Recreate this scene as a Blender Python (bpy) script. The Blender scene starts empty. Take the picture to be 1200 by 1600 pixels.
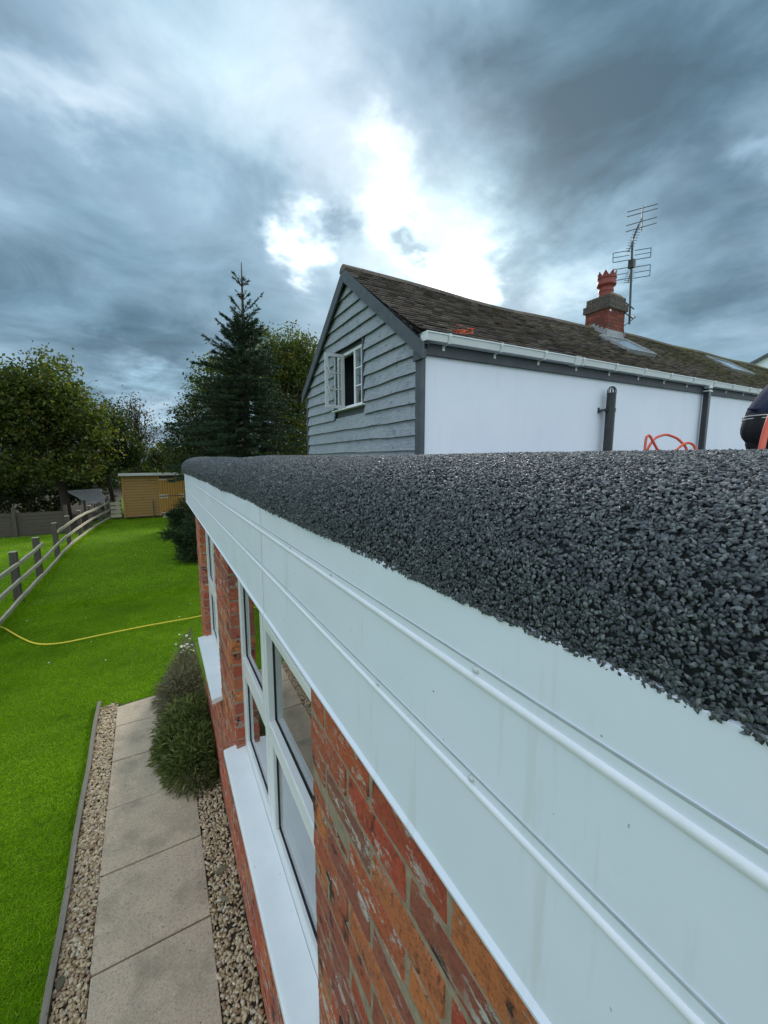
import bpy, bmesh, math, random
import numpy as np
from mathutils import Vector, Matrix
R_ = math.radians
PI = math.pi
rng = np.random.default_rng(11)
random.seed(5)
scene = bpy.context.scene
col = scene.collection
H = 2.75                                    # eye height above the lawn

# ------------------------------------------------------------------ camera
cam_data = bpy.data.cameras.new('camera')
cam = bpy.data.objects.new('camera', cam_data)
col.objects.link(cam)
cam.location = (0, 0, H)
cam.rotation_euler = (PI/2 - R_(7.534), 0, -R_(29.5115))
cam_data.sensor_fit = 'HORIZONTAL'
cam_data.sensor_width = 36
cam_data.lens = 18.6
cam_data.clip_start = 0.01
cam_data.clip_end = 5000
scene.camera = cam

# ------------------------------------------------------------------ sky, sun, exposure
SUN_AZ, SUN_EL = R_(37.2), R_(25.1)         # from +Y towards +X
sun_dir = Vector((math.sin(SUN_AZ)*math.cos(SUN_EL), math.cos(SUN_AZ)*math.cos(SUN_EL), math.sin(SUN_EL)))
sl = bpy.data.lights.new('sun', 'SUN')
sl.energy = 1.5
sl.angle = R_(16)
sl.color = (1.0, 0.95, 0.86)
sun = bpy.data.objects.new('sun', sl)
col.objects.link(sun)
sun.rotation_euler = sun_dir.to_track_quat('Z', 'Y').to_euler()

vs = scene.view_settings
vs.view_transform = 'Standard'
vs.look = 'None'
vs.gamma = 1
vs.use_curve_mapping = False
vs.exposure = 1.3

class NT:
    """tiny node-tree writer"""
    def __init__(s, tree): s.t = tree; s.n = tree.nodes; s.l = tree.links
    def node(s, typ, **kw):
        n = s.n.new(typ)
        for k, v in kw.items(): setattr(n, k, v)
        return n
    def put(s, sock, v):
        if isinstance(v, bpy.types.NodeSocket): s.l.new(v, sock)
        elif v is not None: sock.default_value = v
    def math(s, op, a, b=None, c=None, clamp=False):
        n = s.node('ShaderNodeMath', operation=op, use_clamp=clamp)
        s.put(n.inputs[0], a); s.put(n.inputs[1], b); s.put(n.inputs[2], c)
        return n.outputs[0]
    def vmath(s, op, a, b=None, out=0, scale=None):
        n = s.node('ShaderNodeVectorMath', operation=op)
        s.put(n.inputs[0], a)
        if b is not None: s.put(n.inputs[1], b)
        if scale is not None: s.put(n.inputs['Scale'], scale)
        return n.outputs[out]
    def mix(s, f, a, b, blend='MIX'):
        n = s.node('ShaderNodeMix', data_type='RGBA', blend_type=blend)
        s.put(n.inputs[0], f); s.put(n.inputs[6], a); s.put(n.inputs[7], b)
        return n.outputs[2]
    def noise(s, vec, scale, detail=4, rough=.55, dist=0, out=0):
        n = s.node('ShaderNodeTexNoise')
        if vec is not None: s.put(n.inputs['Vector'], vec)
        n.inputs['Scale'].default_value = scale; n.inputs['Detail'].default_value = detail
        n.inputs['Roughness'].default_value = rough; n.inputs['Distortion'].default_value = dist
        return n.outputs[out]
    def ramp(s, f, stops, interp='LINEAR'):
        n = s.node('ShaderNodeValToRGB'); s.put(n.inputs[0], f)
        cr = n.color_ramp; cr.interpolation = interp
        while len(cr.elements) < len(stops): cr.elements.new(.5)
        for e, (p, c) in zip(cr.elements, stops):
            e.position = p; e.color = (c[0], c[1], c[2], 1) if not np.isscalar(c) else (c, c, c, 1)
        return n.outputs[0]
    def rng(s, v, a, b, c, d, smooth=False):
        n = s.node('ShaderNodeMapRange')
        if smooth: n.interpolation_type = 'SMOOTHSTEP'
        s.put(n.inputs[0], v)
        for i, x in enumerate((a, b, c, d)): n.inputs[i+1].default_value = x
        return n.outputs[0]

# breaks and banks in the cloud, as directions in the sky: (x, y, z, angular radius, strength)
SKY_SPOTS = [
    (0.415, 0.720, 0.556, 0.042, 0.34),
    (0.432, 0.757, 0.490, 0.044, 0.50),
    (0.296, 0.843, 0.450, 0.040, 0.42),
    (0.581, 0.708, 0.401, 0.065, 1.00),
    (0.511, 0.763, 0.394, 0.056, 0.60),
    (0.637, 0.671, 0.380, 0.037, 0.35),
    (0.525, 0.695, 0.491, 0.068, 0.10),
    (0.439, 0.750, 0.494, 0.161, 0.06),
    (0.124, 0.748, 0.652, 0.158, 0.13),
    (0.253, 0.732, 0.632, 0.116, 0.08),
    (-0.040, 0.853, 0.521, 0.059, 0.16),
    (-0.109, 0.827, 0.552, 0.044, 0.10),
    (0.753, 0.563, 0.340, 0.065, 0.24),
    (0.709, 0.578, 0.403, 0.046, 0.14),
    (0.758, 0.481, 0.440, 0.080, 0.10),
    (0.841, 0.309, 0.444, 0.039, 0.14),
    (-0.006, 0.994, 0.105, 0.068, 0.30),
    (0.332, 0.755, 0.565, 0.072, 0.08),
    (0.916, 0.338, 0.214, 0.116, 0.06),
    (0.668, 0.440, 0.600, 0.184, -0.10),
    (0.513, 0.537, 0.669, 0.096, -0.08),
    (0.634, 0.569, 0.524, 0.071, -0.07),
    (0.876, 0.361, 0.321, 0.103, -0.06),
    (0.030, 0.918, 0.396, 0.159, -0.07),
    (0.369, 0.796, 0.480, 0.035, -0.14),
    (0.486, 0.746, 0.455, 0.029, -0.45),
    (-0.111, 0.954, 0.279, 0.172, -0.03),
    (0.219, 0.838, 0.499, 0.065, -0.05),
    (-0.035, 0.773, 0.633, 0.083, -0.05),
]
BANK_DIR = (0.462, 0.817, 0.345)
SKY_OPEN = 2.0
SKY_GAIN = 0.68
def sky_world():
    w = bpy.data.worlds.new('World'); scene.world = w; w.use_nodes = True
    t = NT(w.node_tree); t.n.clear()
    tc = t.node('ShaderNodeTexCoord'); d = t.vmath('NORMALIZE', tc.outputs['Generated'])
    sky = t.node('ShaderNodeTexSky', sky_type='NISHITA', sun_disc=False)
    sky.sun_elevation = SUN_EL; sky.sun_rotation = SUN_AZ; sky.air_density = 1.2; sky.dust_density = 2.0
    sep = t.node('ShaderNodeSeparateXYZ'); t.put(sep.inputs[0], d); z = sep.outputs[2]
    zc = t.math('MAXIMUM', z, 0.0)
    # cloud layer seen in perspective: direction over height
    inv = t.math('DIVIDE', 1.0, t.math('ADD', zc, .22))
    cp = t.vmath('SCALE', d, scale=inv)
    # warped direction: gives the breaks in the cloud their ragged, wispy rims
    w1 = t.vmath('SUBTRACT', t.noise(cp, 1.7, 5, .6, out=1), (.5, .5, .5))
    w2 = t.vmath('SUBTRACT', t.noise(cp, 5.5, 6, .62, out=1), (.5, .5, .5))
    dw = t.vmath('NORMALIZE', t.vmath('ADD', d, t.vmath('ADD', t.vmath('SCALE', w1, scale=.34), t.vmath('SCALE', w2, scale=.16))))
    big = t.noise(cp, 1.1, 5, .5, .3)
    mid = t.noise(cp, 2.5, 8, .56, .4)
    v = t.math('MULTIPLY_ADD', big, .30, .02)
    v = t.math('ADD', v, t.math('MULTIPLY_ADD', mid, .50, -.18))
    for (dx, dy, dz, r, a) in SKY_SPOTS:
        dt = t.vmath('DOT_PRODUCT', dw, (dx, dy, dz), out=1)
        k = t.math('EXPONENT', t.math('MULTIPLY', t.math('SUBTRACT', dt, 1.0), 2.0/(r*r)))
        v = t.math('MULTIPLY_ADD', k, a, v)
    # glow of the veiled sun
    ds = t.vmath('DOT_PRODUCT', d, tuple(sun_dir), out=1)
    halo = t.math('EXPONENT', t.math('MULTIPLY', t.math('SUBTRACT', ds, 1.0), 2.0/(.30*.30)))
    v = t.math('MULTIPLY_ADD', halo, .13, v)
    # the heavy bank of cloud stands ahead, round the sun; the rest is plain bright overcast
    v = t.math('MAXIMUM', v, .07)
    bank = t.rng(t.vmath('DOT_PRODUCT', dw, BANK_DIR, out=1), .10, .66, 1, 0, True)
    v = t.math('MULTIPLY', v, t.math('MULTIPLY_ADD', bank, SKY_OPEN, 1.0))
    v = t.math('MULTIPLY', v, t.math('MULTIPLY_ADD', zc, .35, .85))
    c = t.ramp(v, [(0, (.024, .046, .066)), (.14, (.066, .128, .180)), (.32, (.185, .305, .395)), (.6, (.475, .635, .72)), (1, (.90, .97, 1))])
    # some cloud is a shade warmer, towards lilac grey
    c = t.mix(t.rng(t.noise(cp, 1.6, 3, .5), .42, .62, 0, .55), c, t.vmath('MULTIPLY', c, (1.22, 1.0, 1.0)))
    c = t.vmath('SCALE', c, scale=t.math('MAXIMUM', v, 1.0))
    n = t.vmath('SCALE', sky.outputs[0], scale=.003)
    c = t.vmath('ADD', t.vmath('SCALE', c, scale=.97), n)
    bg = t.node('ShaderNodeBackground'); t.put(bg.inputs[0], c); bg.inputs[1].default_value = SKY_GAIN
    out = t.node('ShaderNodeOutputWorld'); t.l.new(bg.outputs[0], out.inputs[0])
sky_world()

# ------------------------------------------------------------------ materials
MATS = {}
def new_mat(name):
    m = bpy.data.materials.new(name); m.use_nodes = True
    t = NT(m.node_tree); t.n.clear()
    b = t.node('ShaderNodeBsdfPrincipled'); o = t.node('ShaderNodeOutputMaterial')
    t.l.new(b.outputs[0], o.inputs[0]); MATS[name] = m
    t.b = b
    return m, t
def coords(t, which='Object'):
    if which == 'World':
        return t.node('ShaderNodeNewGeometry').outputs['Position']
    return t.node('ShaderNodeTexCoord').outputs[which]
def bump(t, h, strength=.4, dist=.01):
    n = t.node('ShaderNodeBump'); n.inputs['Strength'].default_value = strength; n.inputs['Distance'].default_value = dist
    t.put(n.inputs['Height'], h); t.l.new(n.outputs[0], t.b.inputs['Normal'])
def rnd(t):
    """one random number for each object and each loose piece"""
    a = t.node('ShaderNodeObjectInfo').outputs['Random']
    b = t.node('ShaderNodeNewGeometry').outputs['Random Per Island']
    return t.math('FRACT', t.math('ADD', t.math('MULTIPLY', a, 7.31), b))
def simple(name, c1, c2, scale=8, rough=.6, bstr=.2, bdist=.004, detail=6, space='World', metallic=0, spec=None, r2=None):
    m, t = new_mat(name); p = coords(t, space)
    f = t.noise(p, scale, detail, .6)
    f2 = t.rng(f, .3, .7, 0, 1)
    t.put(t.b.inputs['Base Color'], t.mix(f2, (*c1, 1), (*c2, 1)))
    if r2 is None: t.b.inputs['Roughness'].default_value = rough
    else: t.put(t.b.inputs['Roughness'], t.rng(t.noise(p, scale*.7, 4), .3, .7, rough, r2))
    t.b.inputs['Metallic'].default_value = metallic
    if spec is not None: t.b.inputs['Specular IOR Level'].default_value = spec
    if bstr: bump(t, t.noise(p, scale*4, 5), bstr, bdist)
    return m

def mat_brick():
    m, t = new_mat('brick'); r = rnd(t); p = coords(t, 'World')
    base = t.ramp(r, [(0, (.48, .085, .042)), (.22, (.33, .095, .063)), (.38, (.55, .125, .05)), (.55, (.42, .11, .063)), (.7, (.64, .20, .06)), (.86, (.54, .08, .042)), (1, (.27, .11, .08))])
    n = t.noise(p, 75, 7, .75)
    c = t.mix(t.rng(n, .48, .68, 0, .75), base, (.12, .045, .03, 1))
    n3 = t.noise(p, 26, 5, .6)
    c = t.mix(t.rng(n3, .52, .75, 0, .6), c, (.45, .17, .06, 1))
    burnt = t.math('MULTIPLY', t.rng(t.noise(p, 12, 6, .65), .565, .63, 0, 1), .92)
    c = t.mix(burnt, c, (.018, .017, .017, 1))
    pores = t.rng(t.noise(p, 210, 4, .7), .60, .66, 0, .85)
    c = t.mix(pores, c, (.03, .012, .01, 1))
    vm = t.node('ShaderNodeMapping'); t.put(vm.inputs[0], p); vm.inputs['Scale'].default_value = (1, .55, 1.3)
    white = t.math('MULTIPLY', t.rng(t.noise(vm.outputs[0], 26, 9, .78), .55, .585, 0, 1), t.rng(t.noise(p, 5, 3), .44, .55, .10, 1))
    c = t.mix(white, c, (.55, .54, .50, 1))
    t.put(t.b.inputs['Base Color'], c); t.b.inputs['Roughness'].default_value = .88
    h = t.math('ADD', t.math('MULTIPLY', n, .6), t.math('MULTIPLY', t.noise(p, 300, 3), .5))
    bump(t, h, 1.0, .006)
mat_brick()
simple('mortar', (.22, .165, .115), (.38, .30, .215), 45, .95, .8, .004)

def mat_fascia():
    m, t = new_mat('fascia'); p = coords(t, 'World')
    n = t.noise(p, 2.2, 5, .55)
    c = t.mix(t.rng(n, .35, .65, 0, 1), (.78, .815, .95, 1), (.74, .80, .91, 1))
    vm = t.node('ShaderNodeMapping'); t.put(vm.inputs[0], p); vm.inputs['Scale'].default_value = (1, 16, 1.2)
    st = t.rng(t.noise(vm.outputs[0], 2.4, 5, .6), .60, .80, 0, .42)
    c = t.mix(st, c, (.42, .45, .36, 1))
    dots = t.rng(t.noise(p, 120, 2, .5), .765, .79, 0, .8)
    c = t.mix(dots, c, (.10, .09, .07, 1))
    t.put(t.b.inputs['Base Color'], c)
    t.put(t.b.inputs['Roughness'], t.rng(t.noise(p, 9, 5), .3, .7, .34, .52))
    bump(t, t.noise(p, 14, 4), .12, .01)
mat_fascia()
simple('bead', (.84, .85, .93), (.76, .79, .86), 30, .38, .2, .002)
simple('upvc', (.80, .81, .83), (.74, .76, .80), 12, .28, .05, .002)
def mat_sill():
    m, t = new_mat('sill'); p = coords(t, 'World')
    c = t.mix(t.rng(t.noise(p, 7, 5), .35, .7, 0, 1), (.80, .82, .85, 1), (.72, .76, .80, 1))
    c = t.mix(t.rng(t.noise(p, 85, 3, .5), .72, .76, 0, .75), c, (.14, .12, .10, 1))
    t.put(t.b.inputs['Base Color'], c); t.b.inputs['Roughness'].default_value = .3
    bump(t, t.noise(p, 60, 3), .05, .003)
mat_sill()
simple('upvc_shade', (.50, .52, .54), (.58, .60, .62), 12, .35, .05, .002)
simple('gasket', (.012, .012, .013), (.02, .02, .02), 20, .5, 0)
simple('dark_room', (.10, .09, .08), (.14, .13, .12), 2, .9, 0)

m, t = new_mat('glass')
t.b.inputs['Base Color'].default_value = (.93, .96, .95, 1); t.b.inputs['Roughness'].default_value = 0.0
t.b.inputs['Transmission Weight'].default_value = 1; t.b.inputs['IOR'].default_value = 1.52

def mat_chip():
    m, t = new_mat('slate_chip'); r = rnd(t); p = coords(t, 'World')
    c = t.ramp(r, [(0, (.022, .027, .034)), (.4, (.048, .057, .068)), (.75, (.092, .106, .120)), (1, (.19, .205, .215))])
    c = t.mix(t.rng(t.noise(p, 160, 4), .4, .7, 0, .35), c, (.16, .18, .19, 1))
    t.put(t.b.inputs['Base Color'], c)
    t.put(t.b.inputs['Roughness'], t.rng(r, 0, 1, .58, .8))
    bump(t, t.noise(p, 260, 4), .5, .002)
mat_chip()
simple('kerb_core', (.012, .014, .016), (.025, .03, .034), 60, .8, .6, .01)
simple('kerb_cap', (.10, .11, .12), (.15, .16, .17), 12, .55, .3, .006)
simple('roof_felt', (.035, .04, .045), (.06, .065, .07), 40, .9, .5, .01)

def mat_slab():
    m, t = new_mat('slab'); p = coords(t, 'World'); r = rnd(t)
    c = t.mix(t.rng(t.noise(p, 5, 6, .6), .3, .7, 0, 1), (.55, .44, .32, 1), (.41, .335, .25, 1))
    c = t.mix(t.rng(r, 0, 1, 0, .3), c, (.48, .40, .33, 1))
    c = t.mix(t.rng(t.noise(p, 80, 7, .75), .50, .62, 0, .65), c, (.20, .165, .13, 1))
    c = t.mix(t.rng(t.noise(p, 140, 3, .6), .61, .66, 0, .7), c, (.66, .57, .46, 1))
    c = t.mix(t.rng(t.noise(p, 38, 2, .5), .715, .74, 0, .9), c, (.055, .045, .035, 1))
    c = t.mix(t.rng(t.noise(p, 3.1, 7, .7), .50, .66, 0, .5), c, (.19, .165, .12, 1))
    t.put(t.b.inputs['Base Color'], c); t.b.inputs['Roughness'].default_value = .9
    bump(t, t.math('ADD', t.noise(p, 120, 5), t.math('MULTIPLY', t.noise(p, 12, 4), .8)), .5, .004)
mat_slab()
def mat_stone():
    m, t = new_mat('gravel_stone'); r = rnd(t); p = coords(t, 'World')
    c = t.ramp(r, [(0, (.24, .15, .08)), (.2, (.50, .39, .24)), (.45, (.62, .52, .35)), (.65, (.40, .29, .17)), (.8, (.70, .64, .51)), (.93, (.30, .17, .10)), (1, (.58, .55, .50))])
    c = t.mix(t.rng(t.noise(p, 120, 4), .4, .7, 0, .4), c, (.20, .14, .09, 1))
    t.put(t.b.inputs['Base Color'], c); t.b.inputs['Roughness'].default_value = .75
    bump(t, t.noise(p, 200, 4), .4, .003)
mat_stone()
simple('soil', (.035, .026, .018), (.085, .065, .045), 22, .95, .8, .02)

def mat_ground():
    m, t = new_mat('ground'); p = coords(t, 'World')
    c = t.mix(t.rng(t.noise(p, .9, 6, .6), .35, .65, 0, 1), (.070, .155, .003, 1), (.105, .20, .004, 1))
    c = t.mix(t.rng(t.noise(p, 14, 5, .7), .45, .75, 0, .5), c, (.04, .085, .005, 1))
    c = t.mix(t.rng(t.noise(p, .35, 4, .6), .6, .75, 0, .35), c, (.14, .16, .03, 1))
    sep = t.node('ShaderNodeSeparateXYZ'); t.put(sep.inputs[0], p)
    # ground colour turns dark brown below the trees beyond the paddock
    far = t.math('MULTIPLY', t.rng(t.math('ADD', sep.outputs[1], t.math('MULTIPLY', t.noise(p, .8, 4), 2.0)), 19.0, 20.2, 0, 1), t.rng(sep.outputs[0], -2.6, -2.0, 1, 0))
    c = t.mix(far, c, (.045, .036, .028, 1))
    t.put(t.b.inputs['Base Color'], c); t.b.inputs['Roughness'].default_value = .95
    t.b.inputs['Specular IOR Level'].default_value = .15
    bump(t, t.math('ADD', t.noise(p, 30, 5, .7), t.noise(p, 6, 3)), .6, .03)
mat_ground()
def mat_leaf(name, stops, trans=.35, rough=.55, patch=.6, dry=None):
    m, t = new_mat(name); r = rnd(t); p = coords(t, 'World')
    c = t.ramp(r, stops)
    c = t.mix(t.rng(t.noise(p, patch, 3), .35, .65, 0, .55), c, t.vmath('SCALE', c, scale=.55))
    if dry:
        c = t.mix(t.rng(t.noise(p, 2.3, 6, .7), .47, .66, 0, .75), c, (*dry, 1))
        c = t.mix(t.rng(t.noise(p, .8, 5, .6), .48, .68, 0, .45), c, (.11, .20, .01, 1))
        c = t.mix(t.rng(t.noise(p, 7, 5, .7), .52, .66, 0, .5), c, t.vmath('SCALE', c, scale=.5))
    t.put(t.b.inputs['Base Color'], c); t.b.inputs['Roughness'].default_value = rough
    t.b.inputs['Specular IOR Level'].default_value = .25 if not dry else .08
    tr = t.node('ShaderNodeBsdfTranslucent'); t.put(tr.inputs[0], t.vmath('MULTIPLY', c, (1.5, 1.6, .7)))
    mx = t.node('ShaderNodeMixShader'); mx.inputs[0].default_value = trans
    o = [n for n in t.n if n.type == 'OUTPUT_MATERIAL'][0]
    t.l.new(t.b.outputs[0], mx.inputs[1]); t.l.new(tr.outputs[0], mx.inputs[2]); t.l.new(mx.outputs[0], o.inputs[0])
    return m
mat_leaf('grass_blade', [(0, (.13, .275, .002)), (.5, (.20, .39, .003)), (.85, (.265, .46, .005)), (1, (.40, .46, .06))], .35, .6, 1.1, (.26, .40, .02))
mat_leaf('leaf_lime', [(0, (.036, .060, .014)), (.45, (.066, .094, .021)), (.8, (.105, .122, .026)), (1, (.19, .16, .03))], .45)
mat_leaf('leaf_dark', [(0, (.025, .044, .013)), (.5, (.042, .066, .019)), (.85, (.07, .09, .026)), (1, (.11, .10, .035))], .35)
mat_leaf('leaf_brown', [(0, (.035, .038, .014)), (.5, (.06, .055, .02)), (.85, (.085, .065, .025)), (1, (.12, .085, .03))], .4)
mat_leaf('needle', [(0, (.014, .032, .018)), (.5, (.026, .053, .028)), (.85, (.042, .075, .038)), (1, (.065, .095, .045))], .12)
mat_leaf('yew_leaf', [(0, (.010, .026, .010)), (.5, (.020, .045, .014)), (.85, (.035, .07, .02)), (1, (.06, .09, .03))], .15)
mat_leaf('herb_leaf', [(0, (.055, .08, .022)), (.5, (.115, .155, .045)), (.85, (.185, .22, .07)), (1, (.28, .28, .12))], .25, .5, 5)
mat_leaf('dry_stem', [(0, (.09, .08, .05)), (.5, (.17, .155, .10)), (.85, (.25, .24, .16)), (1, (.36, .32, .24))], .2, .7, 5)
mat_leaf('petal', [(0, (.7, .7, .66)), (1, (.82, .82, .8))], .3)
simple('bark', (.030, .024, .018), (.075, .06, .045), 14, .95, .9, .03)
simple('twig', (.05, .035, .025), (.09, .065, .045), 20, .9, .4, .01)

def mat_wood(name, c1, c2, c3, scale=3, rough=.7, stretch=(1, 1, 14)):
    m, t = new_mat(name); p = coords(t, 'Object'); r = rnd(t)
    mp = t.node('ShaderNodeMapping'); t.put(mp.inputs[0], t.vmath('ADD', p, t.vmath('SCALE', (3.1, 7.7, 5.3), scale=r))); mp.inputs['Scale'].default_value = stretch
    g = t.noise(mp.outputs[0], scale, 6, .6, .4)
    c = t.mix(t.rng(g, .3, .7, 0, 1), (*c1, 1), (*c2, 1))
    c = t.mix(t.rng(r, 0, 1, 0, .45), c, (*c3, 1))
    kn = t.rng(t.noise(p, scale*2.2, 3, .5), .68, .74, 0, .6)
    c = t.mix(kn, c, (c1[0]*.35, c1[1]*.35, c1[2]*.35, 1))
    t.put(t.b.inputs['Base Color'], c); t.b.inputs['Roughness'].default_value = rough
    bump(t, g, .35, .006)
mat_wood('shed_board', (.25, .14, .035), (.34, .20, .055), (.29, .18, .06), 2.5)
mat_wood('shed_door', (.36, .18, .03), (.45, .25, .05), (.40, .18, .035), 2.5, stretch=(8, 8, 1))
mat_wood('fence_rail', (.30, .26, .19), (.52, .46, .35), (.40, .37, .28), 4, stretch=(14, 1, 14))
mat_wood('fence_post', (.045, .038, .03), (.09, .078, .06), (.06, .05, .04), 5, stretch=(9, 9, 1))
mat_wood('edging', (.13, .115, .09), (.24, .215, .17), (.17, .15, .12), 6, stretch=(10, 1, 10))
mat_wood('old_board', (.05, .04, .03), (.085, .068, .05), (.06, .05, .04), 3, stretch=(1, 1, 10))

def mat_painted_board():
    m, t = new_mat('painted_board'); p = coords(t, 'World'); r = rnd(t)
    mp = t.node('ShaderNodeMapping'); t.put(mp.inputs[0], t.vmath('ADD', p, t.vmath('SCALE', (0, 9.1, 3.7), scale=r))); mp.inputs['Scale'].default_value = (1, 1.5, 12)
    g = t.noise(mp.outputs[0], 4, 7, .65, .6)
    c = t.mix(t.rng(g, .3, .7, 0, 1), (.17, .20, .24, 1), (.37, .41, .465, 1))
    c = t.mix(t.rng(r, 0, 1, 0, .4), c, (.37, .395, .43, 1))
    kn = t.rng(t.noise(p, 13, 5, .65), .58, .68, 0, .65)
    c = t.mix(kn, c, (.06, .072, .088, 1))
    pale = t.rng(t.noise(p, 5, 7, .7), .62, .72, 0, .35)
    c = t.mix(pale, c, (.40, .44, .47, 1))
    t.put(t.b.inputs['Base Color'], c); t.b.inputs['Roughness'].default_value = .62
    bump(t, t.math('ADD', g, t.math('MULTIPLY', t.noise(p, 30, 4), .6)), .6, .012)
mat_painted_board()
simple('trim_grey', (.050, .060, .072), (.085, .098, .112), 6, .55, .2, .006)
simple('fascia_dark', (.045, .052, .062), (.075, .082, .095), 4, .6, .2, .006)
def mat_render():
    m, t = new_mat('white_render'); p = coords(t, 'World')
    c = t.mix(t.rng(t.noise(p, 1.3, 5, .6), .35, .7, 0, 1), (.80, .855, .95, 1), (.755, .815, .915, 1))
    vm = t.node('ShaderNodeMapping'); t.put(vm.inputs[0], p); vm.inputs['Scale'].default_value = (5, 1, .6)
    c = t.mix(t.rng(t.noise(vm.outputs[0], 1.2, 6, .65), .56, .78, 0, .25), c, (.55, .58, .63, 1))
    c = t.mix(t.rng(t.noise(p, 22, 3), .74, .77, 0, .5), c, (.3, .32, .33, 1))
    t.put(t.b.inputs['Base Color'], c); t.b.inputs['Roughness'].default_value = .85
    bump(t, t.noise(p, 50, 5), .25, .005)
mat_render()
def mat_tile():
    m, t = new_mat('roof_tile'); p = coords(t, 'World'); r = rnd(t)
    c = t.ramp(r, [(0, (.080, .068, .060)), (.4, (.12, .098, .086)), (.75, (.155, .12, .10)), (1, (.20, .16, .135))])
    c = t.mix(t.rng(t.noise(p, 18, 4), .48, .75, 0, .45), c, (.05, .045, .04, 1))
    sep = t.node('ShaderNodeSeparateXYZ'); t.put(sep.inputs[0], p)
    more = t.rng(sep.outputs[0], 4, 13, -.06, .12)       # moss grows thicker on the far, older half
    moss = t.rng(t.math('ADD', t.noise(p, 3.2, 7, .7), more), .54, .66, 0, .85)
    c = t.mix(moss, c, t.mix(t.noise(p, 30, 3), (.075, .080, .022, 1), (.17, .155, .05, 1)))
    t.put(t.b.inputs['Base Color'], c); t.b.inputs['Roughness'].default_value = .9
    bump(t, t.noise(p, 60, 5), .5, .01)
mat_tile()
simple('gutter', (.72, .75, .77), (.62, .67, .69), 3, .35, .05, .003)
simple('black_plastic', (.014, .017, .019), (.03, .034, .037), 6, .35, .1, .003)
simple('metal_grey', (.06, .065, .07), (.11, .115, .12), 20, .5, .1, .003, metallic=.5)
simple('metal_pale', (.42, .40, .38), (.55, .53, .5), 10, .5, .1, .003)
simple('rivet', (.50, .53, .55), (.62, .65, .67), 60, .4, .1, .001)
simple('grey_line', (.34, .38, .40), (.46, .50, .52), 40, .7, 0)
simple('lead', (.22, .24, .26), (.34, .36, .38), 9, .5, .4, .008)
def mat_stack():
    m, t = new_mat('stack_brick'); r = rnd(t); p = coords(t, 'World')
    c = t.ramp(r, [(0, (.13, .035, .028)), (.4, (.20, .05, .036)), (.75, (.26, .062, .04)), (1, (.11, .05, .042))])
    c = t.mix(t.rng(t.noise(p, 30, 4), .45, .7, 0, .5), c, (.06, .03, .025, 1))
    t.put(t.b.inputs['Base Color'], c); t.b.inputs['Roughness'].default_value = .9
    bump(t, t.noise(p, 60, 4), .5, .006)
mat_stack()
simple('stack_cap', (.06, .05, .046), (.115, .095, .085), 9, .9, .6, .01)
simple('terracotta', (.25, .040, .028), (.17, .03, .022), 12, .55, .3, .006)
simple('red_hose', (.75, .13, .075), (.66, .10, .06), 20, .38, .1, .002)
simple('yellow_hose', (.85, .66, .05), (.78, .58, .04), 20, .4, .1, .002)
simple('orange_plastic', (.85, .16, .04), (.75, .09, .025), 14, .4, .2, .004)
simple('sail', (.30, .31, .32), (.40, .41, .42), 4, .8, .2, .01)
simple('shed_roof_edge', (.42, .42, .40), (.54, .54, .52), 6, .6, .2, .005)
simple('shed_step', (.40, .36, .28), (.5, .46, .38), 8, .8, .3, .005)
simple('navy_knit', (.010, .014, .040), (.022, .030, .075), 60, .9, .5, .004)
simple('black_cloth', (.006, .006, .008), (.014, .014, .017), 40, .9, .4, .004)
simple('white_trim', (.6, .62, .64), (.7, .72, .74), 20, .8, .1, .002)
simple('skin', (.42, .24, .17), (.5, .30, .22), 20, .6, .1, .002)
simple('hair', (.03, .02, .012), (.06, .04, .025), 60, .7, .4, .004)
simple('boot', (.16, .11, .06), (.24, .17, .09), 30, .8, .4, .004)

# ------------------------------------------------------------------ mesh helpers
def tag(o, label=None, cat=None, group=None, kind=None):
    if label: o['label'] = label
    if cat: o['category'] = cat
    if group: o['group'] = group
    if kind: o['kind'] = kind
    return o
def link(o, parent=None):
    col.objects.link(o)
    if parent is not None: o.parent = parent
    return o
def empty(name, label=None, cat=None, loc=(0, 0, 0), rz=0, group=None):
    o = bpy.data.objects.new(name, None); o.location = loc; o.rotation_euler = (0, 0, rz); o.empty_display_size = .2
    link(o); return tag(o, label, cat, group)
def raw(name, V, Fc, mat, parent=None, smooth=False):
    """V (n,3) and faces all of one size (m,k) -> one mesh object, fast"""
    V = np.asarray(V, np.float32); Fc = np.asarray(Fc, np.int32); k = Fc.shape[1]
    me = bpy.data.meshes.new(name); me.vertices.add(len(V)); me.vertices.foreach_set('co', V.ravel())
    me.loops.add(Fc.size); me.loops.foreach_set('vertex_index', Fc.ravel())
    me.polygons.add(len(Fc)); me.polygons.foreach_set('loop_start', np.arange(0, Fc.size, k, dtype=np.int32))
    if smooth: me.polygons.foreach_set('use_smooth', np.ones(len(Fc), bool))
    me.update(calc_edges=True); me.validate()
    me.materials.append(MATS[mat])
    return link(bpy.data.objects.new(name, me), parent)

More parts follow.
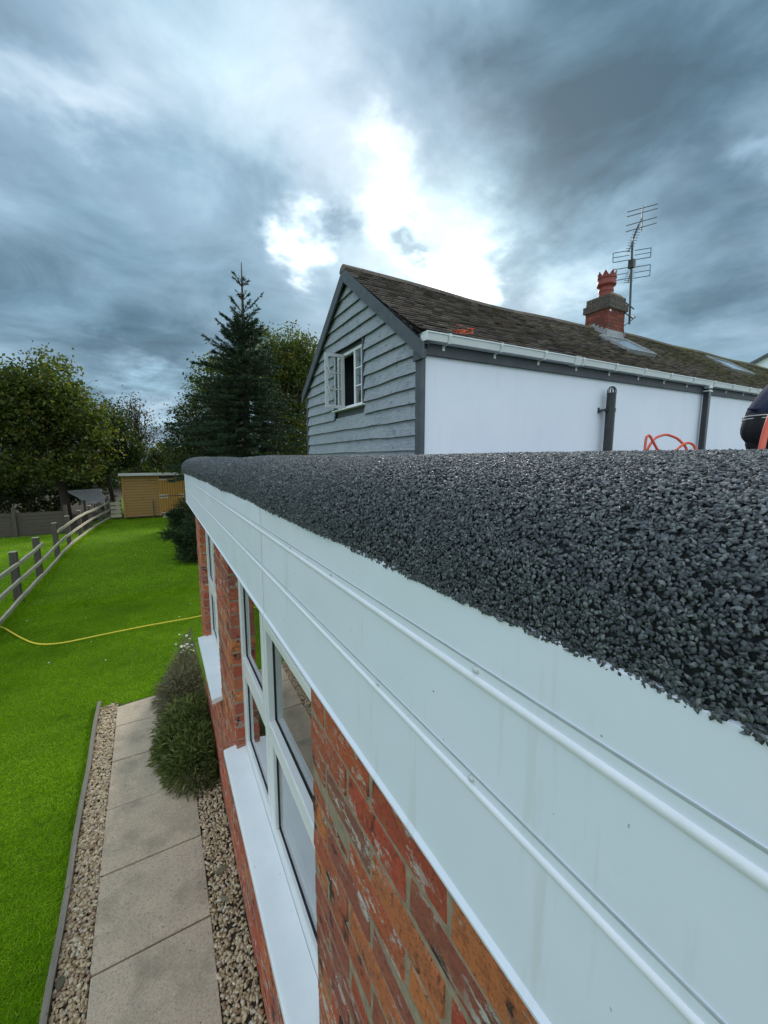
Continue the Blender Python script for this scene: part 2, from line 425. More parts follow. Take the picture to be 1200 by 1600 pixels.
class MB:
    def __init__(s): s.v = []; s.f = []
    def quad(s, a, b, c, d):
        i = len(s.v); s.v += [a, b, c, d]; s.f.append((i, i+1, i+2, i+3)); return s
    def box(s, x0, x1, y0, y1, z0, z1, jit=0):
        i = len(s.v)
        P = [(x0, y0, z0), (x1, y0, z0), (x1, y1, z0), (x0, y1, z0), (x0, y0, z1), (x1, y0, z1), (x1, y1, z1), (x0, y1, z1)]
        if jit: P = [tuple(c + random.uniform(-jit, jit) for c in p) for p in P]
        s.v += P
        s.f += [tuple(i+k for k in f) for f in ((0, 3, 2, 1), (4, 5, 6, 7), (0, 1, 5, 4), (1, 2, 6, 5), (2, 3, 7, 6), (3, 0, 4, 7))]
        return s
    def prism(s, poly, axis, a, b):
        """poly: 2-D outline; extruded along axis 'x','y' or 'z' from a to b"""
        n = len(poly); i = len(s.v)
        def P(u, w, q): return {'x': (q, u, w), 'y': (u, q, w), 'z': (u, w, q)}[axis]
        s.v += [P(u, w, a) for u, w in poly] + [P(u, w, b) for u, w in poly]
        for k in range(n): s.f.append((i+k, i+(k+1) % n, i+n+(k+1) % n, i+n+k))
        s.f.append(tuple(i+k for k in range(n))[::-1]); s.f.append(tuple(i+n+k for k in range(n)))
        return s
    def tube(s, pts, rad, n=8, caps=True):
        pts = [Vector(p) for p in pts]; m = len(pts)
        rad = [rad]*m if np.isscalar(rad) else list(rad)
        base = len(s.v); up = None
        for j, p in enumerate(pts):
            d = (pts[min(j+1, m-1)] - pts[max(j-1, 0)]).normalized()
            if up is None:
                up = d.orthogonal().normalized()
            else:
                up = (up - d*up.dot(d));  up = up.normalized() if up.length > 1e-6 else d.orthogonal().normalized()
            w = d.cross(up)
            for k in range(n):
                a = 2*PI*k/n; q = p + (up*math.cos(a) + w*math.sin(a))*rad[j]; s.v.append(tuple(q))
        for j in range(m-1):
            for k in range(n):
                a = base+j*n+k; b = base+j*n+(k+1) % n; s.f.append((a, b, b+n, a+n))
        if caps:
            s.f.append(tuple(base+k for k in range(n))[::-1]); s.f.append(tuple(base+(m-1)*n+k for k in range(n)))
        return s
    def lathe(s, prof, n=24, c=(0, 0)):
        base = len(s.v)
        for r, z in prof:
            for k in range(n):
                a = 2*PI*k/n; s.v.append((c[0]+r*math.cos(a), c[1]+r*math.sin(a), z))
        for j in range(len(prof)-1):
            for k in range(n):
                a = base+j*n+k; b = base+j*n+(k+1) % n; s.f.append((a, b, b+n, a+n))
        return s
    def build(s, name, mat, parent=None, smooth=False, bevel=0, seg=2):
        me = bpy.data.meshes.new(name); me.from_pydata(s.v, [], s.f)
        bm = bmesh.new(); bm.from_mesh(me); bmesh.ops.recalc_face_normals(bm, faces=bm.faces); bm.to_mesh(me); bm.free()
        if smooth:
            for p in me.polygons: p.use_smooth = True
        me.materials.append(MATS[mat])
        o = link(bpy.data.objects.new(name, me), parent)
        if smooth == 'auto': me.set_sharp_from_angle(angle=R_(40))
        if bevel:
            b = o.modifiers.new('bevel', 'BEVEL'); b.width = bevel; b.segments = seg; b.limit_method = 'ANGLE'
        return o
def rot_mats(n, tilt=None):
    """n random rotation matrices (n,3,3)"""
    q = rng.normal(size=(n, 4)); q /= np.linalg.norm(q, axis=1)[:, None]
    w, x, y, z = q.T
    return np.stack([np.stack([1-2*(y*y+z*z), 2*(x*y-z*w), 2*(x*z+y*w)], 1), np.stack([2*(x*y+z*w), 1-2*(x*x+z*z), 2*(y*z-x*w)], 1), np.stack([2*(x*z-y*w), 2*(y*z+x*w), 1-2*(x*x+y*y)], 1)], 1)
def frames(nrm):
    """rotation matrices whose third column is nrm, spun at random"""
    n = len(nrm); a = rng.normal(size=(n, 3)); a -= nrm*(a*nrm).sum(1)[:, None]; a /= np.linalg.norm(a, axis=1)[:, None]
    return np.stack([a, np.cross(nrm, a), nrm], 2)
def scatter(name, proto_v, proto_f, pos, M, scl, mat, parent=None, smooth=False):
    """many copies of a small piece merged into one mesh"""
    pv = np.asarray(proto_v, float); pf = np.asarray(proto_f); n = len(pos)
    if pv.ndim == 2: pv = np.broadcast_to(pv, (n,)+pv.shape)
    s = np.asarray(scl, float)
    if s.ndim == 1: s = s[:, None]
    V = np.einsum('nij,nkj->nki', M, pv*s[:, None, :]) + np.asarray(pos)[:, None, :]
    k = pv.shape[1]
    Fc = (pf[None] + (np.arange(n)*k)[:, None, None]).reshape(-1, pf.shape[1])
    return raw(name, V.reshape(-1, 3), Fc, mat, parent, smooth)
# ------------------------------------------------------------------ ground, path, gravel
g = MB(); S = 1500
g.quad((-S, -S, 0), (S, -S, 0), (S, S, 0), (-S, S, 0))
tag(g.build('ground', 'ground'), kind='structure')

def path_x(x, y): return x - .028*(y - 2.2)*(1 if np.isscalar(x) and x < -.2 else 0)
bed = MB()
bed.quad((-.60, -1, .004), (.31, -1, .004), (.31, 5.1, .004), (-.745, 5.1, .004))
tag(bed.build('gravel_bed', 'soil'), kind='structure')
earth = MB()
earth.quad((.05, 5.3, .005), (.31, 5.3, .005), (.31, 7.0, .005), (.12, 6.6, .005))
tag(earth.build('flower_bed_earth', 'soil'), kind='structure')

path = empty('garden_path'); tag(path, kind='structure')
joints = [-.10, .505, 1.105, 1.70, 2.305, 2.905, 3.485, 4.07, 4.63]
def slab(y0, y1, x0=-.487, x1=.10, tilt=0):
    m = MB(); g_ = .005
    c = [(x0, y0+g_), (x1, y0+g_+tilt*0), (x1, y1-g_), (x0, y1-g_)]
    m.prism([(path_x(x, y)+random.uniform(-.004, .004), y+random.uniform(-.003, .003)) for x, y in c], 'z', .0, .024+random.uniform(-.003, .003))
    return m.build('paving_slab', 'slab', path, bevel=.004)
for a, b in zip(joints[:-1], joints[1:]): slab(a, b)
# the last course is cut: two pieces with a slanting joint between them
for poly in ([(-.555, 4.637), (-.03, 4.637), (-.11, 5.08), (-.566, 5.02)], [(-.02, 4.637), (.08, 4.637), (.08, 5.17), (-.10, 5.085)]):
    MB().prism(poly, 'z', 0, .023).build('paving_slab', 'slab', path, bevel=.004)

# timber edging between gravel and lawn
for y0, y1 in ((-.4, 1.3), (1.305, 2.9), (2.905, 5.2)):
    m = MB(); n = 6
    for k in range(n):
        a, b = y0 + (y1-y0)*k/n, y0 + (y1-y0)*(k+1)/n
        xa, xb = -.640 - .031*(a-2.2) + .005*math.sin(a*5), -.640 - .031*(b-2.2) + .005*math.sin(b*5)
        i = len(m.v)
        m.v += [(xa-.032, a, 0), (xa, a, 0), (xa, a, .050), (xa-.032, a, .046), (xb-.032, b, 0), (xb, b, 0), (xb, b, .050), (xb-.032, b, .046)]
        m.f += [tuple(i+q for q in f) for f in ((0, 1, 2, 3), (7, 6, 5, 4), (1, 5, 6, 2), (3, 2, 6, 7), (0, 3, 7, 4))]
    o = m.build('lawn_edging', 'edging')
    tag(o, {-.4: 'weathered timber edging board at the near end of the lawn', 1.305: 'weathered timber edging board in the middle between lawn and gravel', 2.905: 'weathered timber edging board at the far end of the gravel strip'}[y0], 'edging', 'edging boards along the lawn')

bm = bmesh.new(); bmesh.ops.create_icosphere(bm, subdivisions=1, radius=1); ICO_V = np.array([v.co[:] for v in bm.verts]); ICO_F = np.array([[v.index for v in f.verts] for f in bm.faces]); bm.free()
def gravel(name, label, n, fx, ylo, yhi, zc):
    y = rng.uniform(ylo, yhi, n); x = fx(y, rng.uniform(0, 1, n))
    pos = np.stack([x, y, zc + rng.uniform(-.006, .012, n)], 1)
    sc = np.stack([rng.uniform(.008, .019, n), rng.uniform(.006, .013, n), rng.uniform(.004, .009, n)], 1)
    pv = ICO_V[None]*(1 + rng.uniform(-.22, .22, (n, len(ICO_V), 1)))
    tilt = rng.normal(size=(n, 3))*.45 + [0, 0, 1]; tilt /= np.linalg.norm(tilt, axis=1)[:, None]
    o = scatter(name, pv, ICO_F, pos, frames(tilt), sc, 'gravel_stone')
    tag(o, label, 'gravel', kind='stuff')
gravel('gravel', 'pale buff gravel strip between the lawn edging and the slabs', 5200, lambda y, u: (-.638 - .031*(y-2.2)) + u*((-.492 - .028*(y-2.2)) - (-.638 - .031*(y-2.2))), .9, 5.12, .012)
gravel('gravel', 'buff and brown gravel strip between the slabs and the brick wall', 4200, lambda y, u: .105 + u*.18, .9, 5.0, .010)

# ------------------------------------------------------------------ brick extension
WX = .29                                     # outer face of the brickwork
W2 = (.886, 2.22); W1 = (2.85, 3.90); WEND = 4.34
SILL_Z = 1.10; HEAD_Z = 2.21
ext = empty('brick_extension', 'red brick single storey extension with pale fascia and flat chippings roof', 'building', (WX, 1.7, 0))
def unparent(o, parent):
    o.parent = parent; o.matrix_parent_inverse = parent.matrix_basis.inverted(); return o
def ext_part(o): return unparent(o, ext)

wall = MB(); IN = WX + .0022
for y0, y1, z0, z1 in ((-2.5, W2[0], 0, 2.6), (W2[0], W2[1], 0, SILL_Z-.01), (W2[0], W2[1], HEAD_Z, 2.6), (W2[1], W1[0], 0, 2.6), (W1[0], W1[1], 0, SILL_Z-.01), (W1[0], W1[1], HEAD_Z, 2.6), (W1[1], WEND, 0, 2.6)):
    e0 = .004 if y0 in (W2[1], W1[1]) else 0; e1 = .004 if y1 in (W2[0], W1[0]) else 0
    wall.box(IN, WX+.28, y0+e0, y1-e1, z0, z1)
wall.box(WX+.28, 2.6, WEND-.28, WEND-.008, 0, 2.6)
mortar = ext_part(wall.build('wall', 'mortar'))
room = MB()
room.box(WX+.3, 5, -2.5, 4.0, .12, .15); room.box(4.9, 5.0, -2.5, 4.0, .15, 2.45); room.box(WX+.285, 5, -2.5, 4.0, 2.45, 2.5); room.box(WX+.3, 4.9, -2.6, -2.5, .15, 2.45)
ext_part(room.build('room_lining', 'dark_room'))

# bricks: ten alike shapes with knocked edges, shared by all
def brick_mesh(L, i):
    bm = bmesh.new(); bmesh.ops.create_cube(bm, size=1)
    bmesh.ops.scale(bm, vec=(.1025, L, .0635), verts=bm.verts)
    bmesh.ops.bevel(bm, geom=bm.edges[:], offset=.0035, segments=1, affect='EDGES')
    r = random.Random(i)
    for v in bm.verts:
        v.co += Vector((r.uniform(-.0012, .0022), r.uniform(-.002, .002), r.uniform(-.0018, .0018)))
    me = bpy.data.meshes.new('brick'); bm.to_mesh(me); bm.free(); me.materials.append(MATS['brick']); return me
STR = [brick_mesh(.213, i) for i in range(6)]; HDR = {}
def piece(L, i):
    if abs(L - .213) < .02: return STR[i % 6], L/.213
    k = round(L, 2)
    if k not in HDR: HDR[k] = [brick_mesh(k, 50+j) for j in range(3)]
    return HDR[k][i % 3], L/k
bricks = []
def course(y_from, y_to, z, first, right_to_left=True):
    """bricks between two ends; first = length of the piece at the y_to end"""
    y = y_to; L = first
    while y - y_from > .03:
        L = min(L, y - y_from)
        if L > .03: bricks.append((y - L/2, z, L - .0115 if y - L > y_from+.001 else L, y))
        y -= L; L = .2225
zc = 2.133 + .0375
k = 1
while zc > .03:
    odd = k % 2
    course(-.95, W2[0], zc, .1 if odd else .2225)
    if zc < SILL_Z - .05: course(W2[0]+.006, W2[1], zc, .17 if odd else .06)
    course(W2[1], W1[0], zc, .1 if odd else .2125)
    if zc < SILL_Z - .05: course(W1[0]+.006, W1[1], zc, .2 if odd else .09)
    course(W1[1], WEND, zc, .2225 if odd else .1)
    zc -= .075; k += 1
zc = 2.133 + .1125
kk = 0
while zc < 2.4:
    for a, b in ((-.95, W2[0]), (W2[1], W1[0]), (W1[1], WEND)): course(a, b, zc, .2225 if kk % 2 == 0 else .1)
    zc += .075; kk += 1
def shows(b):
    y, z = b[0], b[1]
    s = 0
    if y < W2[0]: s = 10 if z > 1.15 - (W2[0]-y)*.0 and (H-z)/max(.05, y+.1) < 9 and y > -.05 else 0
    elif W2[1] < y < W1[0]: s = 8 if z > .35 else 4
    elif y > W1[1]: s = 5 if z > 1.0 else 3
    elif y < W2[1]: s = 6 if z > .1 else 3
    else: s = 2
    return s + (.5 if z < 2.3 else -9)
order = sorted(bricks, key=shows, reverse=True)
join = []
for i, (y, z, L, ye) in enumerate(order):
    me, sy = piece(L, i)
    dx = random.uniform(-.0022, .0008)
    loc = Vector((WX + .05125 + dx, y, z + random.uniform(-.0012, .0012)))
    if i < 290:
        o = bpy.data.objects.new('brick', me); o.location = loc; o.scale = (1, sy, 1); link(o)
        o.parent = mortar
    else:
        co = np.array([v.co[:] for v in me.vertices])*[1, sy, 1] + np.array(loc)
        join.append((co, [tuple(p.vertices) for p in me.polygons]))
V = []; Fc = []
for co, fs in join:
    i = len(V); V += [tuple(c) for c in co]; Fc += [tuple(i+q for q in f) for f in fs]
m = MB(); m.v = V; m.f = Fc
rest = m.build('brick_rest', 'brick', mortar); tag(rest, kind='stuff')

# ---- windows
def frame_rect(m, x0, x1, y0, y1, z0, z1, w):
    m.box(x0, x1, y0, y0+w, z0, z1); m.box(x0, x1, y1-w, y1, z0, z1)
    m.box(x0, x1, y0+w, y1-w, z0, z0+w); m.box(x0, x1, y0+w, y1-w, z1-w, z1); return m
def ext_window(y0, y1, mull, trans, top):
    root = bpy.data.objects.new('window', None); link(root); ext_part(root)
    xf = WX + .048
    fr = MB(); frame_rect(fr, xf, xf+.07, y0-.01, y1+.01, SILL_Z, HEAD_Z, .058)
    fr.box(xf+.001, xf+.069, mull-.03, mull+.03, SILL_Z+.058, HEAD_Z-.058)
    fr.build('frame', 'upvc', root, bevel=.004)
    for a, b, proud in ((y0+.048, mull-.03, .014), (mull+.03, y1-.048, .006)):
        lights = ((SILL_Z+.058, trans-.022, .030), (trans+.022, HEAD_Z-.058, .036))
        tr = MB(); tr.box(xf-.004, xf+.066, a, b, trans-.022, trans+.022); tr.build('transom', 'upvc', root, bevel=.004)
        for q, (z0, z1, w) in enumerate(lights):
            pr = proud if q else .002
            zt = top if (q and proud > .01) else z1
            sa = MB(); frame_rect(sa, xf-pr, xf+.045, a+.002, b-.002, z0+.002, zt-.002, w); sa.build('sash', 'upvc', root, bevel=.004)
            ga = MB(); frame_rect(ga, xf+.012, xf+.026, a+w+.001, b-w-.001, z0+w+.001, zt-w-.001, .004); ga.build('gasket', 'gasket', root)
            pa = MB(); pa.box(xf+.016, xf+.022, a+w+.0015, b-w-.0015, z0+w+.0015, zt-w-.0015); pa.build('pane', 'glass', root)
    return root
ext_window(W2[0], W2[1], 1.59, 1.635, 2.125)
ext_window(W1[0], W1[1], 3.375, 1.635, 2.125)
for y0, y1 in ((.845, 2.262), (2.815, 3.93)):
    s = MB(); prof = [(.222, SILL_Z-.034), (.222, SILL_Z-.008), (.226, SILL_Z-.003), (.235, SILL_Z-.001), (.337, SILL_Z+.012), (.337, SILL_Z-.012), (.245, SILL_Z-.018), (.240, SILL_Z-.034)]
    s.prism(prof, 'y', y0, y1); so = ext_part(s.build('sill', 'sill', bevel=.0015))
    c = MB(); c.prism([(u+.0, w-.0005) for u, w in ((.221, SILL_Z-.036), (.221, SILL_Z-.007), (.235, SILL_Z+.0005), (.3, SILL_Z+.009), (.3, SILL_Z-.02), (.24, SILL_Z-.036))], 'y', y0-.003, y0+.001)
    c.build('sill_end_cap', 'upvc', so)
    b = MB(); b.box(.395, .60, y0+.05, y1-.05, SILL_Z-.004, SILL_Z+.014); ext_part(b.build('inner_sill', 'upvc'))
# lead-coloured mortar fillets where the sills meet the jambs
for y in (2.225, 2.85, 3.905):
    f = MB(); f.box(.292, .334, y-.004, y+.035, SILL_Z+.001, SILL_Z+.024, .003); ext_part(f.build('mortar_fillet', 'mortar'))

# ---- fascia: two lengths, each a stepped sheet with two rounded beads
FX = .23; ZB = 2.324; ZL = 2.455; ZU = 2.560; ZT = 2.627
def fascia(y0, y1):
    m = MB()
    prof = [(FX+.020, ZB+.004), (FX+.020, ZB-.004), (FX-.003, ZB-.005), (FX-.004, ZB), (FX, ZB+.006)]
    for zb in (ZL, ZU):
        prof += [(FX, zb-.006), (FX-.0015, zb-.0045), (FX-.001, zb+.006), (FX-.001, zb+.0125), (FX, zb+.0150)]
    prof += [(FX, ZT-.002), (FX+.002, ZT), (FX+.16, ZT+.002), (FX+.16, ZT-.010), (FX+.020, ZT-.012)]
    m.prism(prof, 'y', y0, y1)
    o = ext_part(m.build('fascia', 'fascia'))
    for zb in (ZL, ZU):
        b = MB(); pr = [(FX+.0005, zb-.0050), (FX-.0020, zb-.0042), (FX-.0034, zb-.0013), (FX-.0034, zb+.0006), (FX-.0028, zb+.0024), (FX-.0014, zb+.0037), (FX+.0005, zb+.0043)]
        b.prism(pr, 'y', y0, y1)
        b.build('bead', 'bead', o, smooth='auto')
        b = MB(); b.box(FX-.0014, FX+.002, y0, y1, zb+.0128, zb+.0146); b.build('grey_line', 'grey_line', o)  # thin grey strip that draws a darker line above the bead
    return o
fa = fascia(-.92, 1.078); fb = fascia(1.0805, 4.56)
j_ = MB(); j_.box(FX-.0006, FX+.004, 1.0776, 1.0808, ZB+.004, ZU-.008); j_.build('butt_joint', 'grey_line', fb)
j_ = MB(); j_.box(FX-.0006, FX+.004, 1.0776, 1.0808, ZU+.016, ZT-.004); j_.build('butt_joint', 'grey_line', fb)
for y, zb, par in ((.242, ZU, fa), (.243, ZL, fa), (.575, ZU, fa), (.42, ZL, fa), (.80, ZU, fa), (1.30, ZL, fb), (1.9, ZU, fb), (2.6, ZL, fb), (3.2, ZU, fb)):
    r = MB(); n = 14
    r.lathe([(.0001, .0030), (.0018, .0027), (.0030, .0016), (.0034, 0), (.0034, -.004)], n)
    o = r.build('rivet', 'rivet', par, smooth=True); o.rotation_euler = (0, -PI/2, 0); o.location = (FX-.0012, y, zb+.0092)
ret = MB(); ret.box(FX, 2.6, 4.562, 4.58, ZB, ZT); ext_part(ret.build('end_fascia', 'fascia'))
sof = MB(); sof.box(FX+.0205, WX+.02, -.92, 4.55, ZB+.012, ZB+.02); ext_part(sof.build('soffit', 'upvc'))

# ---- kerb of slate chippings along the roof edge, and the flat roof behind it
def kerb_profile(n=40):
    """outline in (x,z): foot at the fascia, swelling out and up, over the crest, down to the roof"""
    P = []
    for k in range(n+1):
        u = k/n
        if u < .72:
            a = (u/.72)*PI/2
            P.append((0.227 + .225*(1-math.cos(a))**1.35, 2.629 + (.123)*math.sin(a)**.92))
        else:
            a = (u-.72)/.28*PI/2
            P.append((0.451 + .17*math.sin(a), 2.752 - .15*(1-math.cos(a))))
    return np.array(P)
KP = kerb_profile()
seg = np.linalg.norm(np.diff(KP, axis=0), axis=1); KS = np.concatenate([[0], np.cumsum(seg)]); KL = KS[-1]
def kerb_at(s, y):
    x = np.interp(s, KS, KP[:, 0]); z = np.interp(s, KS, KP[:, 1])
    x2 = np.interp(np.minimum(s+.004, KL), KS, KP[:, 0]); z2 = np.interp(np.minimum(s+.004, KL), KS, KP[:, 1])
    x1 = np.interp(np.maximum(s-.004, 0), KS, KP[:, 0]); z1 = np.interp(np.maximum(s-.004, 0), KS, KP[:, 1])
    tx, tz = x2-x1, z2-z1; l = np.hypot(tx, tz)
    nx, nz = -tz/l, tx/l
    lift = .004*np.clip(y, 0, 6) + .004*np.sin(y*1.7) + .003*np.sin(y*4.1+1)
    wgt = np.clip((z-2.63)/.1, 0, 1)
    z = z + lift*wgt - .004*np.where(y < .50, 1, 0)*(1-wgt)
    out = -.030*np.clip((y-2.5)/2.0, 0, 1)**1.5 + .0035*np.sin(y*6)+.002*np.sin(y*17)
    # the far end is rounded off
    e = np.clip((y - 4.45)/.16, 0, 1)
    k = np.sqrt(np.clip(1-e*e, 0, 1))
    xc, zc_ = .44, 2.66
    x = x + out
    x = xc + (x-xc)*(.55+.45*k); z = zc_ + (z-zc_)*(.35+.65*k)
    return np.stack([x, y, z], -1), np.stack([nx, e*1.2, nz], -1)
ys = np.concatenate([np.linspace(-.9, 4.4, 90), np.linspace(4.42, 4.61, 14)])
ss = np.linspace(0, KL, 30)
gy, gs = np.meshgrid(ys, ss, indexing='ij')
P, N = kerb_at(gs.ravel(), gy.ravel())
n1, n2 = len(ys), len(ss)
Fc = [(i*n2+j, i*n2+j+1, (i+1)*n2+j+1, (i+1)*n2+j) for i in range(n1-1) for j in range(n2-1)]
kerb = ext_part(raw('roof_kerb', P - N*.003, Fc, 'kerb_core', smooth=True))
cap_y = np.linspace(4.40, 4.612, 20); gy, gs = np.meshgrid(cap_y, ss, indexing='ij'); P, N = kerb_at(gs.ravel(), gy.ravel())
Fc = [(i*n2+j, i*n2+j+1, (i+1)*n2+j+1, (i+1)*n2+j) for i in range(19) for j in range(n2-1)]
raw('kerb_end_cap', P + N*.003, Fc, 'kerb_cap', kerb, smooth=True)
# chips: small flat flakes, dense near the eye
def chips(n, ylo, yhi, size, sides):
    y = rng.uniform(ylo, yhi, n); s = rng.uniform(-.002, KL*.84, n)
    P, N = kerb_at(np.clip(s, 0, KL), y); P = P + N*rng.uniform(-.6, .8, n)[:, None]*size
    low = s < .02
    P[low, 2] += rng.uniform(-1.0, .6, low.sum())*size
    Nn = N/np.linalg.norm(N, axis=1)[:, None] + rng.normal(size=(n, 3))*.40; Nn /= np.linalg.norm(Nn, axis=1)[:, None]
    a = np.linspace(0, 2*PI, sides, endpoint=False)
    ring = np.stack([np.cos(a), np.sin(a)], 1)[None]*(1 + rng.uniform(-.28, .28, (n, sides, 2)))
    pv = np.concatenate([np.concatenate([ring, np.full((n, sides, 1), .5)], 2), np.concatenate([ring*1.06, np.full((n, sides, 1), -.5)], 2)], 1)
    q = sides
    fs = [(0, k, k+1) for k in range(1, q-1)] + [f for k in range(q) for f in ((k, q+k, q+(k+1) % q), (k, q+(k+1) % q, (k+1) % q))]
    sc = np.stack([rng.uniform(.6, 1.3, n)*size, rng.uniform(.45, .9, n)*size, rng.uniform(.22, .42, n)*size], 1)
    o = scatter('slate_chips', pv, fs, P, frames(Nn), sc, 'slate_chip', kerb); tag(o, kind='stuff')
chips(9000, -.92, .01, .0042, 4)
chips(46000, .0, .34, .0019, 4)
chips(38000, .33, .80, .0023, 4)
chips(34000, .78, 1.7, .0032, 4)
chips(36000, 1.66, 4.43, .0050, 4)
rf = MB(); rf.box(.45, 16, -3.0, 3.99, 2.52, 2.612); rf.box(.45, 2.75, 3.99, 4.56, 2.52, 2.612)
ext_part(rf.build('flat_roof', 'roof_felt'))
# ------------------------------------------------------------------ cottage behind the extension
GX = 2.786; CY0 = 4.0; CY1 = 8.07; CYM = 6.035; CX1 = 22.0
def lift(x): return .0135*(x - GX)           # the old eaves and ridge rise a little along their length
def sag(x): return -.10*math.sin(min(max((x-GX)/7.0, 0), 1)*PI) + .015*math.sin(x*1.9)
def z_eave(x): return 4.19 + lift(x)
def z_ridge(x): return 5.70 + lift(x) + sag(x)*.8
cot = empty('cottage', 'long cottage with white rendered wall, grey boarded gable and tiled roof', 'house', (GX, CY0, 0))
def cp(o): return unparent(o, cot)
def house_wall():
    m = MB()
    m.box(GX+.02, CX1, CY0, CY0+.3, 0, 4.16); m.box(GX+.02, CX1, CY1-.3, CY1, 0, 4.16)
    return cp(m.build('rendered_wall', 'white_render'))
house_wall()
# gable core: a wall with a hole for the window, dark lining behind it
WY0, WY1, WZ0, WZ1 = 5.50, 6.62, 3.585, 4.50
def gz(y): return 4.16 + (5.66-4.16)*(1 - abs(y-CYM)/(CYM-CY0))
gm = MB()
def gslice(y0, y1, zlo, zhi=None):
    poly = [(y0, zlo), (y1, zlo)]
    if zhi is not None: poly += [(y1, zhi), (y0, zhi)]
    else:
        poly += [(y1, gz(y1)), *([(CYM, gz(CYM))] if y0 < CYM < y1 else []), (y0, gz(y0))]
    gm.prism(poly, 'x', GX+.025, GX+.16)
gslice(CY0+.005, WY0, 0); gslice(WY0, WY1, 0, WZ0); gslice(WY0, WY1, WZ1); gslice(WY1, CY1-.005, 0)
cp(gm.build('gable_core', 'trim_grey'))
lin = MB(); lin.box(GX+.9, GX+.93, 5.0, 7.0, 3.0, 4.7); lin.box(GX+.2, GX+.9, 5.0, 7.0, 2.98, 3.0)
lin.box(GX+.17, GX+.9, 6.72, 6.75, 3.0, 4.7)
cp(lin.build('room_lining', 'trim_grey'))
# feather-edge boards, lapped, each cut to the slope of the roof
def board(z0, z1, ya, yb):
    def lim(z): return max(CY0+.07, CY0 + (z-4.16)*1.36), min(CY1-.05, CY1 - (z-4.16)*1.36)
    a0, b0 = lim(z0); a1, b1 = lim(z1)
    a0, a1 = max(a0, ya), max(a1, ya); b0, b1 = min(b0, yb), min(b1, yb)
    if b0 - a0 < .08: return
    if b1 - a1 < .02: a1 = b1 = (a0+b0)/2; a1 -= .01; b1 += .01
    m = MB(); n = max(3, int((b0-a0)/.35))
    t0 = .020; low = GX - .048; hi = GX - .004
    r = random.Random(int(z0*1000+ya*77))
    V = []
    for k in range(n+1):
        u = k/n; yl = a0 + (b0-a0)*u; yu = a1 + (b1-a1)*u
        w = r.uniform(-.009, .009) if 0 < k < n else 0
        V.append([(low, yl, z0+w), (low+t0, yl, z0+w), (hi+.016, yu, z1+.03), (hi, yu, z1+.03)])
    for k in range(n):
        A, B = V[k], V[k+1]
        for q in range(4):
            m.quad(A[q], A[(q+1) % 4], B[(q+1) % 4], B[q])
    m.quad(*V[0]); m.quad(*V[-1][::-1])
    cp(m.build('board', 'painted_board'))
z = 2.49; k = 0
edges = []
rb = random.Random(3)
while z < 5.62:
    edges.append(z); z += .188 + rb.uniform(-.008, .008)
for z0, z1 in zip(edges[:-1], edges[1:]):
    if z1 <= WZ0 - .02 or z0 >= WZ1 - .03: 
        if abs(z0 - 3.43) < .1:                # one course below the sill is pieced together
            board(z0, z1, 0, 6.62); board(z0-.004, z1, 6.63, 99)
        else: board(z0, z1, 0, 99)
    else:
        board(z0, z1, 0, WY0-.035); board(z0, z1, WY1+.01, 99)
# corner post, barge boards, trims
m = MB(); m.box(GX-.045, GX+.02, CY0-.035, CY0+.085, 0, 4.20); cp(m.build('corner_post', 'trim_grey', bevel=.004))
m = MB(); m.box(GX-.045, GX+.02, CY1-.05, CY1+.03, 0, 4.20); cp(m.build('corner_post', 'trim_grey', bevel=.004))
def barge(sgn):
    m = MB(); y_e = CY0-.14 if sgn < 0 else CY1+.14; 
    ze_ = 4.085; zt = 5.715; w = .175
    poly = [(y_e, ze_-.02), (CYM, zt-.02), (CYM, zt-.02-w*1.22), (y_e + .0*sgn, ze_-.02-w*1.02)]
    m.prism(poly, 'x', GX-.105, GX-.075)
    return cp(m.build('barge_board', 'trim_grey', bevel=.004))
barge(-1); barge(1)
m = MB(); m.prism([(CY0-.12, 3.90), (CY0+.10, 3.90), (CY0+.10, 4.02), (CY0-.12, 4.0)], 'x', GX-.074, GX-.03); cp(m.build('eaves_box', 'trim_grey', bevel=.003))
for sgn in (-1, 1):
    m = MB(); y_e = CY0-.1 if sgn < 0 else CY1+.1
    m.prism([(y_e, 4.085), (CYM, 5.675), (CYM, 5.655), (y_e, 4.065)], 'x', GX-.074, GX+.03); cp(m.build('verge_soffit', 'trim_grey'))
# gable window: open casement, fixed light, white frame and sill
win = bpy.data.objects.new('gable_window', None); link(win); cp(win)
m = MB(); m.box(GX-.05, GX+.03, WY0-.034, WY0-.002, WZ0-.01, WZ1+.02); m.build('side_trim', 'trim_grey', win)
m = MB(); frame_rect(m, GX+.03, GX+.10, WY0, WY1, WZ0+.004, WZ1, .05); m.box(GX+.031, GX+.099, 5.905, 5.955, WZ0+.054, WZ1-.05); m.build('frame', 'upvc', win, bevel=.004)
m = MB(); m.box(GX+.045, GX+.051, WY0+.052, 5.903, WZ0+.056, WZ1-.052); m.build('pane', 'glass', win)
m = MB()
for i in (1, 2): zz = WZ0+.054 + (WZ1-WZ0-.104)*i/3; m.box(GX+.036, GX+.060, WY0+.052, 5.903, zz-.009, zz+.009)
m.box(GX+.037, GX+.059, 5.69, 5.708, WZ0+.055, WZ1-.051)
m.build('glazing_bar', 'upvc', win)
m = MB(); m.prism([(GX-.075, WZ0-.022), (GX-.075, WZ0-.002), (GX+.03, WZ0+.012), (GX+.03, WZ0-.022)], 'y', WY0-.06, WY1+.03); m.build('window_sill', 'upvc', win, bevel=.003)
cas = bpy.data.objects.new('casement', None); link(cas); cas.parent = win; cas.location = (GX+.02, 6.29, 0); cas.rotation_euler = (0, 0, R_(-2))
